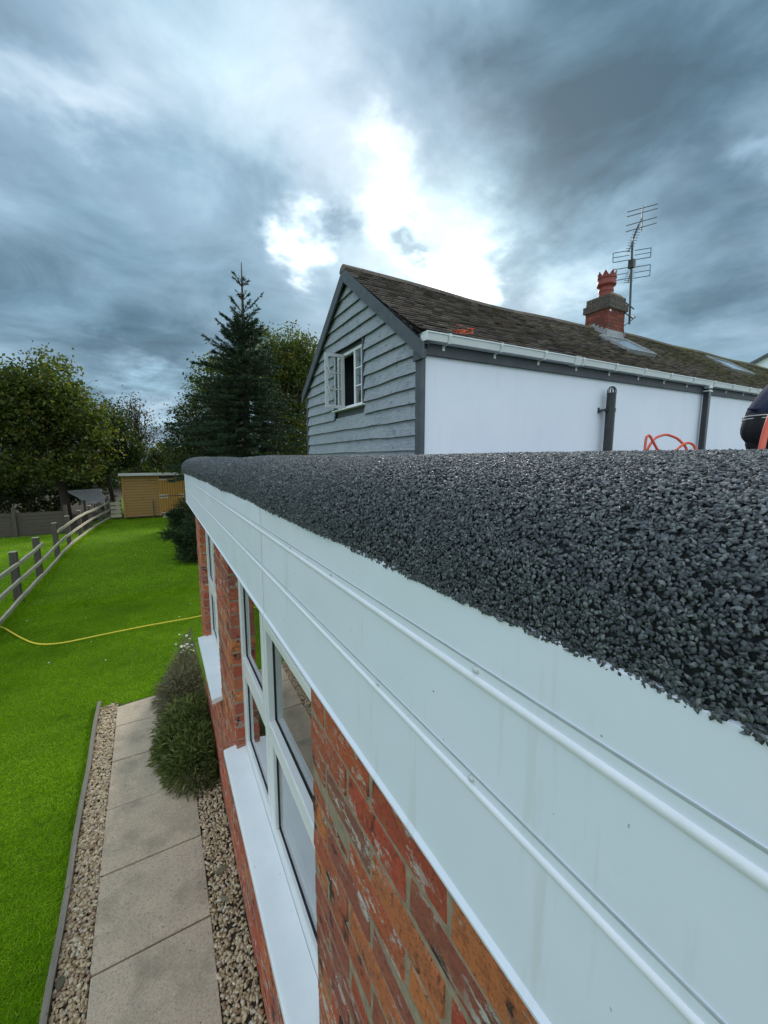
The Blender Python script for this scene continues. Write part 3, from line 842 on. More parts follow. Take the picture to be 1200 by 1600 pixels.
# casement: x runs outward along -X from the hinge, thin in y
cw, c0, c1 = .335, WZ0+.015, WZ1-.03
cm = MB(); tk = .045
cm.box(-.05, 0, 0, tk, c0, c1); cm.box(-cw, -cw+.05, 0, tk, c0, c1); cm.box(-cw+.05, -.05, 0, tk, c0, c0+.05); cm.box(-cw+.05, -.05, 0, tk, c1-.05, c1)
for i in (1, 2): zz = c0+.05 + (c1-c0-.1)*i/3; cm.box(-cw+.05, -.05, .008, .036, zz-.009, zz+.009)
cm.box(-cw/2-.009, -cw/2+.009, .009, .035, c0+.05, c1-.05)
for zz in (c0+.28, c1-.28): cm.tube([(-cw+.03, 0, zz+.07), (-cw+.035, -.035, zz+.06), (-cw+.05, -.04, zz), (-cw+.055, -.035, zz-.06)], .009, 6)
o = cm.build('casement_frame', 'upvc_shade', win); o.location = cas.location; o.rotation_euler = cas.rotation_euler
pm = MB(); pm.box(-cw+.051, -.051, .019, .025, c0+.051, c1-.051); o2 = pm.build('casement_pane', 'glass', win); o2.location = cas.location; o2.rotation_euler = cas.rotation_euler
bpy.data.objects.remove(cas)

# ---- roof of plain tiles
def slope_pt(x, u):
    """u 0 at the eave, 1 at the ridge (front slope)"""
    ye = CY0-.115; ze = z_eave(x)+.005; zr = z_ridge(x)
    belly = -.035*math.sin(u*PI)
    return Vector((x, ye + (CYM-ye)*u, ze + (zr-ze)*u + belly))
rows = 23; TW = .168
tv = []; tf = []
for r in range(rows):
    u0 = r/rows; u1 = min((r+1.6)/rows, 1.0)
    x = GX-.10 + (TW/2 if r % 2 else 0) - (TW/2 if r % 2 else 0)
    first = TW*.5 if r % 2 else TW
    xx = GX - .105
    while xx < CX1:
        w = first; first = TW
        if 8.42 < xx+w/2 < 9.50 and .44 < u0+.02 < .78: xx += w; continue      # rooflight
        if 13.75 < xx+w/2 < 15.3 and .54 < u0+.02 < .90: xx += w; continue
        a = slope_pt(xx+.002, u0); b = slope_pt(xx+w-.002, u0); c = slope_pt(xx+w-.002, u1); d = slope_pt(xx+.002, u1)
        up = Vector((0, -.6, .8)); j = random.uniform(-.004, .006); j2 = random.uniform(-.004, .004)
        sl_ = Vector((0, -.8, -.6))*(random.uniform(-.006, .008) if r else 0)
        A = [a + up*(.034+j)+sl_, b + up*(.034+j+j2)+sl_, c + up*.004, d + up*.004]
        B = [a + up*(.019+j)+sl_, b + up*(.019+j+j2)+sl_]
        i = len(tv); tv += [tuple(p) for p in A+B]
        tf += [(i, i+1, i+2, i+3), (i+4, i+5, i+1, i), (i+4, i, i+3, i+3) if False else (i+5, i+2, i+1, i+1) if False else (i, i+3, i+4)]
        tf += [(i+1, i+5, i+2)]
        xx += w
m = MB(); m.v = tv; m.f = tf
tiles = cp(m.build('roof_tiles', 'roof_tile')); tag(tiles, kind='stuff')
# under-roof and back slope
m = MB(); xs = list(np.linspace(GX-.08, CX1, 40))
for a, b in zip(xs[:-1], xs[1:]):
    n = 6
    for k in range(n):
        q = [slope_pt(a, k/n), slope_pt(b, k/n), slope_pt(b, (k+1)/n), slope_pt(a, (k+1)/n)]
        m.quad(*[tuple(p + Vector((0, .02, -.03))) for p in q])
    za, zb = z_ridge(a), z_ridge(b)
    m.quad((a, CYM, za-.002), (b, CYM, zb-.002), (b, CY1+.16, z_eave(b)-.03), (a, CY1+.16, z_eave(a)-.03))
cp(m.build('roof_deck', 'roof_tile'))
ridge_me = []
x = GX - .11; i = 0
while x < CX1:
    L = .30; m = MB(); z0, z1 = z_ridge(x), z_ridge(x+L)
    for (zz, e) in ((0, 0),):
        n = 8; ring = []
        for xx, zz in ((x, z0), (x+L-.006, z1)):
            ring.append([(xx, CYM - .12*math.cos(PI*k/n), zz - .050 + .095*math.sin(PI*k/n) + random.uniform(-.002, .002)) for k in range(n+1)])
        for k in range(n): m.quad(ring[0][k], ring[1][k], ring[1][k+1], ring[0][k+1])
        m.v += ring[0]; q = len(m.v)-n-1; m.f.append(tuple(range(q, q+n+1)))
    cp(m.build('ridge_tile', 'roof_tile', smooth=False)); x += L; i += 1
# rooflights
def rooflight(x0, x1, u0, u1, hh, label):
    root = bpy.data.objects.new('rooflight', None); link(root); cp(root); root['label'] = label
    up = Vector((0, -.6, .8))*hh
    def q(x, u): return slope_pt(x, u)
    m = MB(); fw = .07; du = .022
    def bar(xa, xb, ua, ub, h0, h1):
        P = [q(xa, ua), q(xb, ua), q(xb, ub), q(xa, ub)]; u_ = Vector((0, -.6, .8)); i = len(m.v)
        m.v += [tuple(p + u_*h0) for p in P] + [tuple(p + u_*h1) for p in P]
        m.f += [tuple(i+k for k in f) for f in ((0, 3, 2, 1), (4, 5, 6, 7), (0, 1, 5, 4), (1, 2, 6, 5), (2, 3, 7, 6), (3, 0, 4, 7))]
    bar(x0, x0+fw, u0, u1, -.03, hh); bar(x1-fw, x1, u0, u1, -.03, hh); bar(x0+fw, x1-fw, u0, u0+du, -.03, hh); bar(x0+fw, x1-fw, u1-du, u1, -.03, hh)
    m.build('rooflight_frame', 'lead', root)
    m = MB(); u_ = Vector((0, -.6, .8))*(hh-.02)
    m.quad(*[tuple(p+u_) for p in (q(x0+fw, u0+du), q(x1-fw, u0+du), q(x1-fw, u1-du), q(x0+fw, u1-du))]); m.build('rooflight_pane', 'roof_glass', root)
m_, t_ = new_mat('roof_glass'); t_.b.inputs['Base Color'].default_value = (.30, .33, .36, 1); t_.b.inputs['Roughness'].default_value = .04; t_.b.inputs['Specular IOR Level'].default_value = 1.0; t_.b.inputs['Coat Weight'].default_value = 1
rooflight(8.44, 9.46, .46, .77, .07, 'rooflight nearer the gable, below the chimney')
rooflight(13.8, 15.25, .56, .88, .05, 'rooflight on the mossy far part of the roof')

# ---- eaves: dark fascia board, white square gutter with brackets, downpipe
def along(prof, xs, name, mat, dz=0, **kw):
    m = MB(); n = len(prof)
    for x in xs: m.v += [(x, y, zz + lift(x) + dz) for y, zz in prof]
    for j in range(len(xs)-1):
        for k in range(n): m.f.append((j*n+k, j*n+(k+1) % n, (j+1)*n+(k+1) % n, (j+1)*n+k))
    m.f.append(tuple(range(n))[::-1]); m.f.append(tuple((len(xs)-1)*n+k for k in range(n)))
    return cp(m.build(name, mat, **kw))
xs = list(np.linspace(GX+.025, CX1, 20))
along([(CY0-.045, 3.965), (CY0-.003, 3.965), (CY0-.003, 4.16), (CY0-.045, 4.16)], xs, 'fascia_board', 'fascia_dark')
gut = along([(CY0-.050, 4.185), (CY0-.050, 4.100), (CY0-.068, 4.088), (CY0-.150, 4.096), (CY0-.166, 4.172), (CY0-.176, 4.174), (CY0-.176, 4.188), (CY0-.160, 4.188), (CY0-.145, 4.106), (CY0-.070, 4.098), (CY0-.058, 4.108), (CY0-.058, 4.185)], [GX-.06]+xs, 'gutter', 'gutter')
m = MB(); m.box(GX-.066, GX-.058, CY0-.177, CY0-.05, 4.086, 4.186); m.build('end_stop', 'gutter', gut)
x = GX+.25
while x < 14:
    zz = lift(x); m = MB()
    m.prism([(CY0-.182, 4.194+zz), (CY0-.181, 4.165+zz), (CY0-.158, 4.084+zz), (CY0-.05, 4.078+zz), (CY0-.05, 4.03+zz), (CY0-.044, 4.03+zz), (CY0-.044, 4.086+zz), (CY0-.153, 4.093+zz), (CY0-.172, 4.165+zz), (CY0-.172, 4.194+zz)], 'x', x, x+.035)
    m.build('gutter_bracket', 'gutter', gut); x += .83
for xj in (5.35, 11.8):
    m = MB(); zz = lift(xj); m.prism([(CY0-.184, 4.196+zz), (CY0-.158, 4.082+zz), (CY0-.05, 4.080+zz), (CY0-.05, 4.09+zz), (CY0-.15, 4.092+zz), (CY0-.176, 4.196+zz)], 'x', xj, xj+.13); m.build('gutter_joint', 'gutter', gut)
dx = 9.60
pipe = MB(); pipe.box(dx-.05, dx+.05, CY0-.14, CY0-.04, 2.6, 4.06+lift(dx)); pipe = cp(pipe.build('downpipe', 'black_plastic', bevel=.012))
m = MB(); m.box(dx-.065, dx+.065, CY0-.152, CY0-.046, 4.05+lift(dx), 4.20+lift(dx)); m.build('outlet', 'gutter', pipe, bevel=.01)
m = MB(); m.box(dx-.075, dx+.075, CY0-.15, CY0-.001, 3.99+lift(dx), 4.015+lift(dx)); m.build('pipe_clip', 'gutter', pipe)
vx, vy = 6.36, CY0-.12
m = MB(); m.lathe([(.0, 2.6), (.074, 2.6), (.074, 2.72), (.082, 2.72), (.082, 2.80), (.070, 2.80), (.070, 3.50), (.078, 3.50), (.078, 3.56), (.068, 3.56), (.068, 3.78), (.070, 3.80)], 24, (vx, vy))
vent = cp(m.build('vent_pipe', 'black_plastic', smooth='auto'))
m = MB()
for k in range(10):
    a = 2*PI*k/10; m.tube([(vx+.066*math.cos(a), vy+.066*math.sin(a), 3.79), (vx+.062*math.cos(a), vy+.062*math.sin(a), 3.85), (vx+.035*math.cos(a), vy+.035*math.sin(a), 3.89), (vx, vy, 3.90)], .007, 5)
m.build('vent_cage', 'black_plastic', vent)
m = MB(); m.box(vx-.14, vx-.06, vy-.01, CY0-.001, 3.52, 3.545); m.box(vx-.15, vx-.13, CY0-.02, CY0-.001, 3.49, 3.575); m.build('pipe_bracket', 'black_plastic', vent)

# ---- chimney on the ridge
CHX0, CHX1, CHY0, CHY1 = 8.88, 9.50, 5.62, 6.17
ch = bpy.data.objects.new('chimney', None); link(ch); cp(ch)
def courses(x0, x1, y0, y1, z0, nrow, name, mat, L=.225, hgt=.075):
    core = MB(); core.box(x0+.008, x1-.008, y0+.008, y1-.008, z0, z0+nrow*hgt); core.build(name+'_core', 'mortar', ch)
    m = MB()
    for r in range(nrow):
        za, zb = z0 + r*hgt+.004, z0+(r+1)*hgt-.004
        off = L/2 if r % 2 else 0
        x = x0 - off
        while x < x1:
            a, b = max(x, x0), min(x+L-.01, x1)
            if b-a > .03:
                m.box(a, b, y0, y0+.1, za, zb, .002); m.box(a, b, y1-.1, y1, za, zb, .002)
            x += L
        y = y0+.1 - off
        while y < y1-.1:
            a, b = max(y, y0+.104), min(y+L-.01, y1-.104)
            if b-a > .03:
                m.box(x0, x0+.1, a, b, za, zb, .002); m.box(x1-.1, x1, a, b, za, zb, .002)
            y += L
    o = m.build(name, mat, ch); tag(o, kind='stuff'); return o
courses(CHX0, CHX1, CHY0, CHY1, 5.10, 13, 'bricks', 'stack_brick')
courses(CHX0-.045, CHX1+.045, CHY0-.045, CHY1+.045, 6.077, 2, 'corbel_bricks', 'stack_cap')
courses(CHX0-.0, CHX1+.0, CHY0+.0, CHY1-.0, 6.228, 2, 'cap_bricks', 'stack_cap')
m = MB(); m.prism([(CHX0+.02, 6.379), (CHX1-.02, 6.379), (CHX1-.15, 6.43), (CHX0+.15, 6.43)], 'y', CHY0+.03, CHY1-.03); m.build('flaunching', 'mortar', ch)
pcx, pcy = 9.17, 5.90
m = MB(); m.lathe([(.150, 6.40), (.148, 6.53), (.158, 6.54), (.158, 6.57), (.15, 6.58), (.15, 6.62), (.175, 6.66), (.198, 6.67), (.202, 6.70), (.196, 6.72), (.188, 6.73), (.188, 6.80), (.2, 6.81), (.2, 6.85), (.185, 6.86), (.15, 6.86), (.14, 6.7), (.13, 6.5)], 32, (pcx, pcy))
pot = m.build('chimney_pot', 'terracotta', ch, smooth='auto')
m = MB()
for k in range(8):
    a0 = 2*PI*k/8; n = 4
    for (s0, s1) in ((0, 1),):
        pts_o = []
        am = a0 + PI/8
        def pt(a, r, zz): return (pcx + r*math.cos(a), pcy + r*math.sin(a), zz)
        w = PI/8*.95
        tri_o = [pt(am-w, .186, 6.855), pt(am+w, .186, 6.855), pt(am, .198, 6.965)]
        tri_i = [pt(am-w, .152, 6.855), pt(am+w, .152, 6.855), pt(am, .175, 6.96)]
        i = len(m.v); m.v += tri_o + tri_i
        m.f += [(i, i+1, i+2), (i+5, i+4, i+3), (i, i+3, i+4, i+1), (i+1, i+4, i+5, i+2), (i+2, i+5, i+3, i)]
m.build('pot_crown', 'terracotta', pot)
m = MB(); yb = CHY0-.012
for k in range(6):                            # stepped lead along the foot of the stack
    xa = CHX0 + .2*k; u = .80
m.box(CHX0-.03, CHX1+.03, CHY0-.016, CHY0-.003, 5.28, 5.62, .004)
m.box(CHX0-.016, CHX0-.003, CHY0-.01, CHY1, 5.3, 5.62, .0)
for k in range(4):
    ya = CHY0 + .1*k; m.box(CHX0-.018, CHX0-.004, ya, ya+.098, 5.45, 5.64+.06*k, .003)
m.build('lead_flashing', 'lead', ch)
m = MB(); m.box(8.905, 8.945, CHY0-.02, CHY0-.002, 6.0, 6.04); m.build('wall_anchor', 'bead', ch)

# ---- television aerial strapped to the stack
AX, AY = 10.05, 5.85
aer = empty('tv_aerial', 'tall twin television aerial strapped to the brick chimney', 'aerial', (CHX1+.03, AY, 6.2))
def ap(m, name, mat='metal_grey'): return unparent(m.build(name, mat), aer)
top = Vector((9.92, AY, 8.55)); bot = Vector((10.10, AY, 5.98))
def on_mast(z): return bot + (top-bot)*((z-bot.z)/(top.z-bot.z))
ap(MB().tube([bot, on_mast(7.8)], .024, 8), 'mast')
for zz in (6.08, 6.30):
    ap(MB().tube([(CHX1-.02, AY-.25, zz-.03), (AX+.10, AY-.05, zz+.02)], .016, 6), 'bracket')
Rv = Vector((.87, -.49, 0))                   # the elements lie roughly along this line
Fv = Vector((-.49, -.87, 0))
# upper aerial: a boom tilted upward with long elements on top, short directors on the lower end
b0 = Vector((9.76, AY-.05, 7.50)); b1 = Vector((10.27, AY, 8.36))
ap(MB().tube([on_mast(7.78), Vector((10.06, AY+.03, 7.93)), Vector((10.20, AY+.02, 8.22))], .018, 6), 'upper_arm')
ap(MB().tube([b0, b1], .013, 6), 'boom')
for k in range(9):
    c = b0 + (b1-b0)*(k/12); ap(MB().tube([c - Rv*.09 + Fv*.02, c + Rv*.09], .006, 4), 'element')
ap(MB().tube([Vector((10.30, AY, 8.10)), Vector((10.28, AY, 8.64))], .012, 6), 'upright')
for dz in (8.60, 8.50, 8.31, 8.18):
    c = Vector((10.29, AY, dz)); hl = .50; d_ = Vector((hl, -.06, .20)); ap(MB().tube([c-d_, c+d_], .010, 5), 'element')
# lower aerial: two wire rectangles either side of the mast
cm_ = on_mast(7.25)
ap(MB().box(cm_.x-.05, cm_.x+.05, cm_.y-.06, cm_.y+.06, 7.22, 7.40), 'junction_box', 'black_plastic')
for s in (-1, 1):
    for (za, zb) in ((7.40, 7.60), (7.00, 7.24)):
        a = on_mast(za) + Rv*.06*s; b = on_mast(za) + Rv*.44*s + Vector((0, 0, .06*s))
        c = on_mast(zb) + Rv*.44*s + Vector((0, 0, .06*s)); d_ = on_mast(zb) + Rv*.06*s
        m = MB(); m.tube([a, b], .009, 5); m.tube([b, c], .009, 5); m.tube([c, d_], .009, 5)
        mid_a, mid_b = (a+d_)/2, (b+c)/2; m.tube([mid_a, mid_b], .008, 5); ap(m, 'grid')
e0 = on_mast(7.2); e1 = e0 + Vector((-.35, -.15, -.42)); ap(MB().tube([e0, e1], .012, 5), 'boom')
for k in range(7):
    c = e0 + (e1-e0)*((k+1)/7); ap(MB().tube([c-Rv*.10, c+Rv*.10], .006, 4), 'element')
m = MB(); m.tube([(10.07, AY-.02, 6.2), (9.8, AY-.3, 6.0), (9.42, CHY0-.03, 5.75), (9.45, CHY0-.07, 5.42)], .010, 5); ap(m, 'cable', 'black_plastic')

# small things lying at the eaves
def crumple(name, c, r, mat, n, seed):
    rr = random.Random(seed); m = MB()
    for k in range(n):
        p = Vector(c) + Vector((rr.uniform(-1, 1)*r[0], rr.uniform(-1, 1)*r[1], rr.uniform(-.2, 1)*r[2]))
        a = [p + Vector((rr.uniform(-1, 1)*r[0]*.7, rr.uniform(-1, 1)*r[1]*.7, rr.uniform(-1, 1)*r[2]*.8)) for _ in range(3)]
        nv = (a[1]-a[0]).cross(a[2]-a[0]); nv = nv.normalized()*.004 if nv.length > 0 else Vector((0, 0, .004))
        i = len(m.v); m.v += [tuple(q) for q in a] + [tuple(q+nv) for q in a]
        m.f += [(i, i+1, i+2), (i+5, i+4, i+3), (i, i+3, i+4, i+1), (i+1, i+4, i+5, i+2), (i+2, i+5, i+3, i)]
    return m.build(name, mat)
tag(crumple('plastic_scrap', (3.33, 3.93, 4.265), (.10, .05, .06), 'orange_plastic', 20, 4), 'crumpled bright orange plastic scrap lying behind the white gutter', 'scrap')
# ------------------------------------------------------------------ white house far to the right
fh = empty('far_house', 'white gabled house with dark verge beyond the cottage roof', 'house', (37.0, 12.3, 0), R_(-70))
# local axes: x to the right along the gable, y away from the eye
def fp(o): o.parent = fh; return o
m = MB(); m.prism([(-4.6, 0), (11.0, 0), (11.0, 6.9), (3.2, 11.3), (-4.6, 6.9)], 'y', 0, 8); fp(m.build('wall', 'white_render'))
for s in (-1, 1):
    m = MB(); xe = 3.2 + s*8.1
    m.prism([(xe, 6.62), (3.2, 11.33), (3.2, 11.58), (xe, 6.87)], 'y', -.25, 8.2); fp(m.build('roof', 'trim_grey'))

# ------------------------------------------------------------------ post and rail fence
def fence_x(y):
    return float(np.interp(y, [6, 8.5, 9.85, 12, 14, 16, 18, 20, 22.9], [-2.40, -2.42, -2.44, -2.47, -2.52, -2.52, -2.42, -2.24, -1.98]))
posts_y = [6.15, 8.05, 9.86, 11.62, 13.78, 15.55, 17.2, 18.8, 20.4, 21.9]
fence = empty('rail_fence', 'weathered three rail timber fence curving along the left side of the lawn', 'fence', (-2.42, 9.86, 0))
for i, y in enumerate(posts_y):
    m = MB(); x = fence_x(y); w = .055; lean = random.uniform(-.015, .015); hh = 1.0 + random.uniform(-.03, .03)
    i0 = len(m.v)
    m.v += [(x-w-.06, y-w, 0), (x+w-.06, y-w, 0), (x+w-.06, y+w, 0), (x-w-.06, y+w, 0), (x-w-.06+lean, y-w, hh), (x+w-.06+lean, y-w, hh-.012), (x+w-.06+lean, y+w, hh-.012), (x-w-.06+lean, y+w, hh)]
    m.f += [(0, 3, 2, 1), (4, 5, 6, 7), (0, 1, 5, 4), (1, 2, 6, 5), (2, 3, 7, 6), (3, 0, 4, 7)]
    p = unparent(m.build('post', 'fence_post', bevel=.006), fence)
    c = MB(); c.box(x-w-.062+lean, x+w-.058+lean, y-w-.002, y+w+.002, hh-.002, hh+.006); c.build('post_cap', 'fence_rail', p)
def rail(z, y0, y1, hgt=.072, th=.034):
    m = MB(); n = max(2, int((y1-y0)/.4)); r = random.Random(int(z*100+y0*31))
    ring = []
    for k in range(n+1):
        y = y0 + (y1-y0)*k/n; x = fence_x(y) - .002; dz = r.uniform(-.008, .008) + .012*math.sin(y*1.3+z*5); h2 = hgt*(1+r.uniform(-.08, .08))
        ring.append([(x, y, z+dz-h2/2), (x+th, y, z+dz-h2/2), (x+th, y, z+dz+h2/2-.008), (x, y, z+dz+h2/2)])
    for a, b in zip(ring[:-1], ring[1:]):
        for q in range(4): m.quad(a[q], a[(q+1) % 4], b[(q+1) % 4], b[q])
    m.quad(*ring[0]); m.quad(*ring[-1][::-1])
    unparent(m.build('rail', 'fence_rail'), fence)
for z, cuts in ((.80, [5.0, 9.92, 11.85]), (.80, [13.7, 15.6, 17.3, 18.9, 22.2]), (.47, [5.0, 9.9, 13.8, 17.25, 20.4, 22.3]), (.13, [5.0, 8.1, 11.65, 15.6, 18.8, 22.3])):
    for a, b in zip(cuts[:-1], cuts[1:]): rail(z, a+.004, b-.004)
# board fence across the back of the paddock
bf = empty('board_fence', 'low dark brown board fence across the back of the paddock', 'fence', (-6, 18.6, 0))
for k in range(6):
    m = MB(); m.box(-13.0, -3.05, 18.58, 18.605, .06+.135*k, .185+.135*k, .003); unparent(m.build('plank', 'old_board'), bf)
for x in (-12.6, -10.6, -8.6, -6.5, -4.55, -3.1):
    m = MB(); m.box(x-.05, x+.05, 18.50, 18.575, 0, 1.0+random.uniform(-.05, .08)); unparent(m.build('post', 'fence_post'), bf)
# short slatted gate section between rail fence and shed
gt = empty('slat_panel', 'short grey slatted fence panel between rail fence and wooden shed', 'fence', (-1.8, 21.9, 0))
for k in range(4):
    m = MB(); m.box(-2.02, -1.60, 21.86, 21.885, .10+.19*k, .24+.19*k, .004); unparent(m.build('slat', 'fence_rail'), gt)
for x in (-2.0, -1.62):
    m = MB(); m.box(x-.03, x+.03, 21.89, 21.95, 0, .9); unparent(m.build('post', 'fence_post'), gt)

# ------------------------------------------------------------------ wooden shed
SX0, SX1, SY0, SY1, SH = -1.50, 2.9, 21.72, 24.2, 2.02
shed = empty('wooden_shed', 'honey coloured timber shed with plank door and pale roof edge', 'shed', (0, SY0, 0))
def sp(o): return unparent(o, shed)
m = MB(); m.box(SX0+.02, SX1, SY0+.03, SY1, .05, SH-.02); sp(m.build('wall', 'old_board'))
DX0, DX1 = .0, 0.98
def overlap_boards(x0, x1):
    z = .10
    while z < SH-.03:
        m = MB(); b = min(.112, SH-.03-z)
        m.prism([(SY0+.004, z), (SY0+.03, z), (SY0+.03, z+b), (SY0+.018, z+b)], 'x', x0, x1); sp(m.build('cladding_board', 'shed_board')); z += .128
overlap_boards(SX0+.06, DX0-.05); overlap_boards(DX1+.05, SX1)
for x in (SX0+.0, DX0-.048, DX1+.002):
    m = MB(); m.box(x, x+.055, SY0-.006, SY0+.05, .06, SH-.02); sp(m.build('corner_trim', 'shed_door'))
door = MB(); n = 9
door.box(DX0+.01, DX1-.01, SY0+.015, SY0+.028, .16, 1.86); door = sp(door.build('door', 'old_board'))
for k in range(n):
    w = (DX1-DX0-.02)/n; m = MB(); m.box(DX0+.01+k*w+.009, DX0+.01+(k+1)*w-.009, SY0-.008, SY0+.014, .17, .99); m.build('door_plank', 'shed_door', door)
    m = MB(); m.box(DX0+.01+k*w+.009, DX0+.01+(k+1)*w-.009, SY0-.008, SY0+.014, 1.03, 1.85); m.build('door_plank', 'shed_door', door)
for z in (1.80, 1.07, .95):
    m = MB(); m.box(DX0-.03, DX0+.33, SY0-.020, SY0-.009, z-.025, z+.02); m.build('strap_hinge', 'metal_pale', door)
    if z < 1.5:
        m = MB(); m.box(DX1-.16, DX1+.04, SY0-.022, SY0-.009, z-.02, z+.02); m.build('bolt', 'metal_pale', door)
m = MB(); m.box(DX0, DX1, SY0-.014, SY0-.008, .17, .23); m.build('kick_board', 'shed_step', door)
m = MB(); m.box(DX0+.06, DX0+.62, SY0-.32, SY0-.02, .0, .13, .004); sp(m.build('door_step', 'shed_step'))
m = MB(); m.prism([(SY0-.16, SH+.02), (SY1+.1, SH-.25), (SY1+.1, SH-.18), (SY0-.16, SH+.10)], 'x', SX0-.08, SX1+.1); sp(m.build('roof', 'roof_felt'))
m = MB(); m.box(SX0-.085, SX1+.1, SY0-.185, SY0-.162, SH-.01, SH+.115); sp(m.build('roof_edge', 'shed_roof_edge'))
m = MB(); m.tube([(-.30, SY0-.12, .0), (-.31, SY0-.10, .85)], .022, 6); tag(m.build('wooden_stake', 'fence_post'), 'thin dark stake leaning upright against the shed beside its door', 'stake')

# shade sail between poles under the trees
sail = empty('shade_sail', 'pale grey shade sail slung under the trees left of the shed', 'shade sail', (-3.2, 24, 0))
corners = [Vector((-3.95, 23.6, 1.28)), Vector((-2.55, 24.6, 1.30)), Vector((-2.05, 23.4, .62)), Vector((-3.1, 22.9, .72))]
n = 12; V = []
for i in range(n+1):
    for j in range(n+1):
        u, v = i/n, j/n; pin = .10*math.sin(PI*v)*(1 if u < .5 else -1)*(abs(u-.5)*2); u2 = u + pin*0.9; 
        p = corners[0]*(1-u2)*(1-v) + corners[1]*u2*(1-v) + corners[2]*u2*v + corners[3]*(1-u2)*v
        V.append((p.x, p.y, p.z - .16*math.sin(PI*u)*math.sin(PI*v)))
Fc = [(i*(n+1)+j, i*(n+1)+j+1, (i+1)*(n+1)+j+1, (i+1)*(n+1)+j) for i in range(n) for j in range(n)]
o = unparent(raw('cloth', V, Fc, 'sail', smooth=True), sail); sm = o.modifiers.new('thick', 'SOLIDIFY'); sm.thickness = .008
for p in corners:
    m = MB(); m.tube([(p.x, p.y, 0), (p.x, p.y, p.z+.15)], .04, 8); unparent(m.build('pole', 'fence_post'), sail)

# ------------------------------------------------------------------ trees
LEAF_V = np.array([(-.5, 0, 0), (-.15, -.30, .04), (.5, 0, 0), (-.15, .30, .04)]); LEAF_F = np.array([(0, 1, 2, 3)])
def leaf_tree(name, label, base, trunk_h, blobs, nclump, per, leaf, mat, spread=.32, trunk_r=.16, group='trees behind the garden', shell=.55, limb_n=26):
    root = empty(name, label, 'tree', base, 0, group); b = np.array(base, float)
    bl = np.array(blobs, float); vol = bl[:, 3]*bl[:, 4]*bl[:, 5]; pick = rng.choice(len(bl), nclump, p=vol/vol.sum())
    d = rng.normal(size=(nclump, 3)); d /= np.linalg.norm(d, axis=1)[:, None]; r = (shell + (1-shell)*rng.uniform(0, 1, nclump))*rng.uniform(.78, 1.18, nclump)
    cc = bl[pick, :3] + d*r[:, None]*bl[pick, 3:6]
    cl = np.repeat(cc, per, 0); n = len(cl)
    pos = cl + rng.normal(size=(n, 3))*spread*np.array([1, 1, .6])*rng.uniform(.5, 1.2, n)[:, None]
    nr = rng.normal(size=(n, 3)) + [0, 0, .5]; nr /= np.linalg.norm(nr, axis=1)[:, None]
    crown = scatter('crown', LEAF_V, LEAF_F, pos, frames(nr), rng.uniform(.6, 1.25, n)*leaf, mat); unparent(crown, root)
    m = MB(); top = bl[:, :3].mean(0)
    th = np.array([b[0], b[1], trunk_h])
    pts = [b + (th-b)*t + np.array([.06*math.sin(t*5), .05*math.cos(t*4), 0]) for t in np.linspace(0, 1, 6)]
    m.tube([tuple(p) for p in pts] + [tuple((th+top)/2), tuple(top)], [trunk_r*(1.25 if k == 0 else 1-.07*k) for k in range(6)] + [trunk_r*.42, trunk_r*.16], 9)
    unparent(m.build('trunk', 'bark', smooth=True), root)
    lm = MB()
    for k in rng.choice(nclump, min(limb_n, nclump), replace=False):
        e = cc[k]; st = th + (top-th)*rng.uniform(0, .7); mid = (st+e)/2 + rng.normal(size=3)*.12 + [0, 0, .1]
        lm.tube([tuple(st), tuple(mid), tuple(e)], [trunk_r*.34, trunk_r*.18, .008], 5)
    unparent(lm.build('limbs', 'bark'), root)
    return root
leaf_tree('broadleaf_tree', 'big broad deciduous tree with yellowing leaves at the left edge', (-3.75, 22.3, 0), 2.4,
    [(-4.6, 22.3, 4.5, 2.0, 1.9, 2.2), (-3.7, 22.0, 5.6, 1.3, 1.4, 1.6), (-5.4, 22.2, 5.3, 1.3, 1.5, 1.4), (-2.7, 21.8, 4.0, 1.15, 1.2, 1.5), (-3.3, 21.2, 2.5, 1.5, 1.0, .9), (-6.4, 22.0, 3.6, 1.6, 1.5, 1.6), (-5.2, 21.2, 2.5, 1.7, 1.0, .9)], 640, 54, .16, 'leaf_lime', .34, .20, limb_n=70, shell=.45)
leaf_tree('broadleaf_tree', 'smaller leafy tree overhanging the shade sail, right of the big tree', (-2.2, 24.6, 0), 2.2,
    [(-2.0, 24.4, 4.1, 1.0, 1.0, 1.4), (-1.4, 24.8, 3.1, .9, .9, .8), (-2.5, 24.0, 2.9, 1.0, .9, .7)], 210, 46, .15, 'leaf_dark', .26, .12)
leaf_tree('thin_tree', 'thin half bare tree with sparse brown leaves above the shed', (-.95, 27, 0), 2.2,
    [(-1.0, 27, 5.1, 1.0, .9, 1.4), (-.3, 27, 4.2, .9, .8, .8), (-1.6, 27, 5.0, .7, .8, .9)], 150, 14, .12, 'leaf_brown', .28, .09, shell=.3, limb_n=110)
leaf_tree('hedge_bush', 'low dark hedge bush directly behind the shed roof', (.2, 25.6, 0), 1.0,
    [(-.6, 25.6, 2.2, 1.4, .8, 1.3), (.9, 25.5, 2.3, 1.3, .8, 1.4), (2.2, 25.6, 2.6, 1.4, .8, 1.6)], 260, 44, .14, 'leaf_dark', .24, .10)
leaf_tree('twiggy_tree', 'dark twiggy evergreen tree left of the spruce', (2.0, 19.0, 0), 1.6,
    [(1.9, 19.0, 3.9, 1.35, 1.3, 2.2), (1.0, 18.8, 3.3, .85, 1.0, 1.4), (2.7, 19.2, 3.2, 1.2, 1.2, 2.2)], 460, 44, .105, 'leaf_dark', .24, .15, limb_n=90)
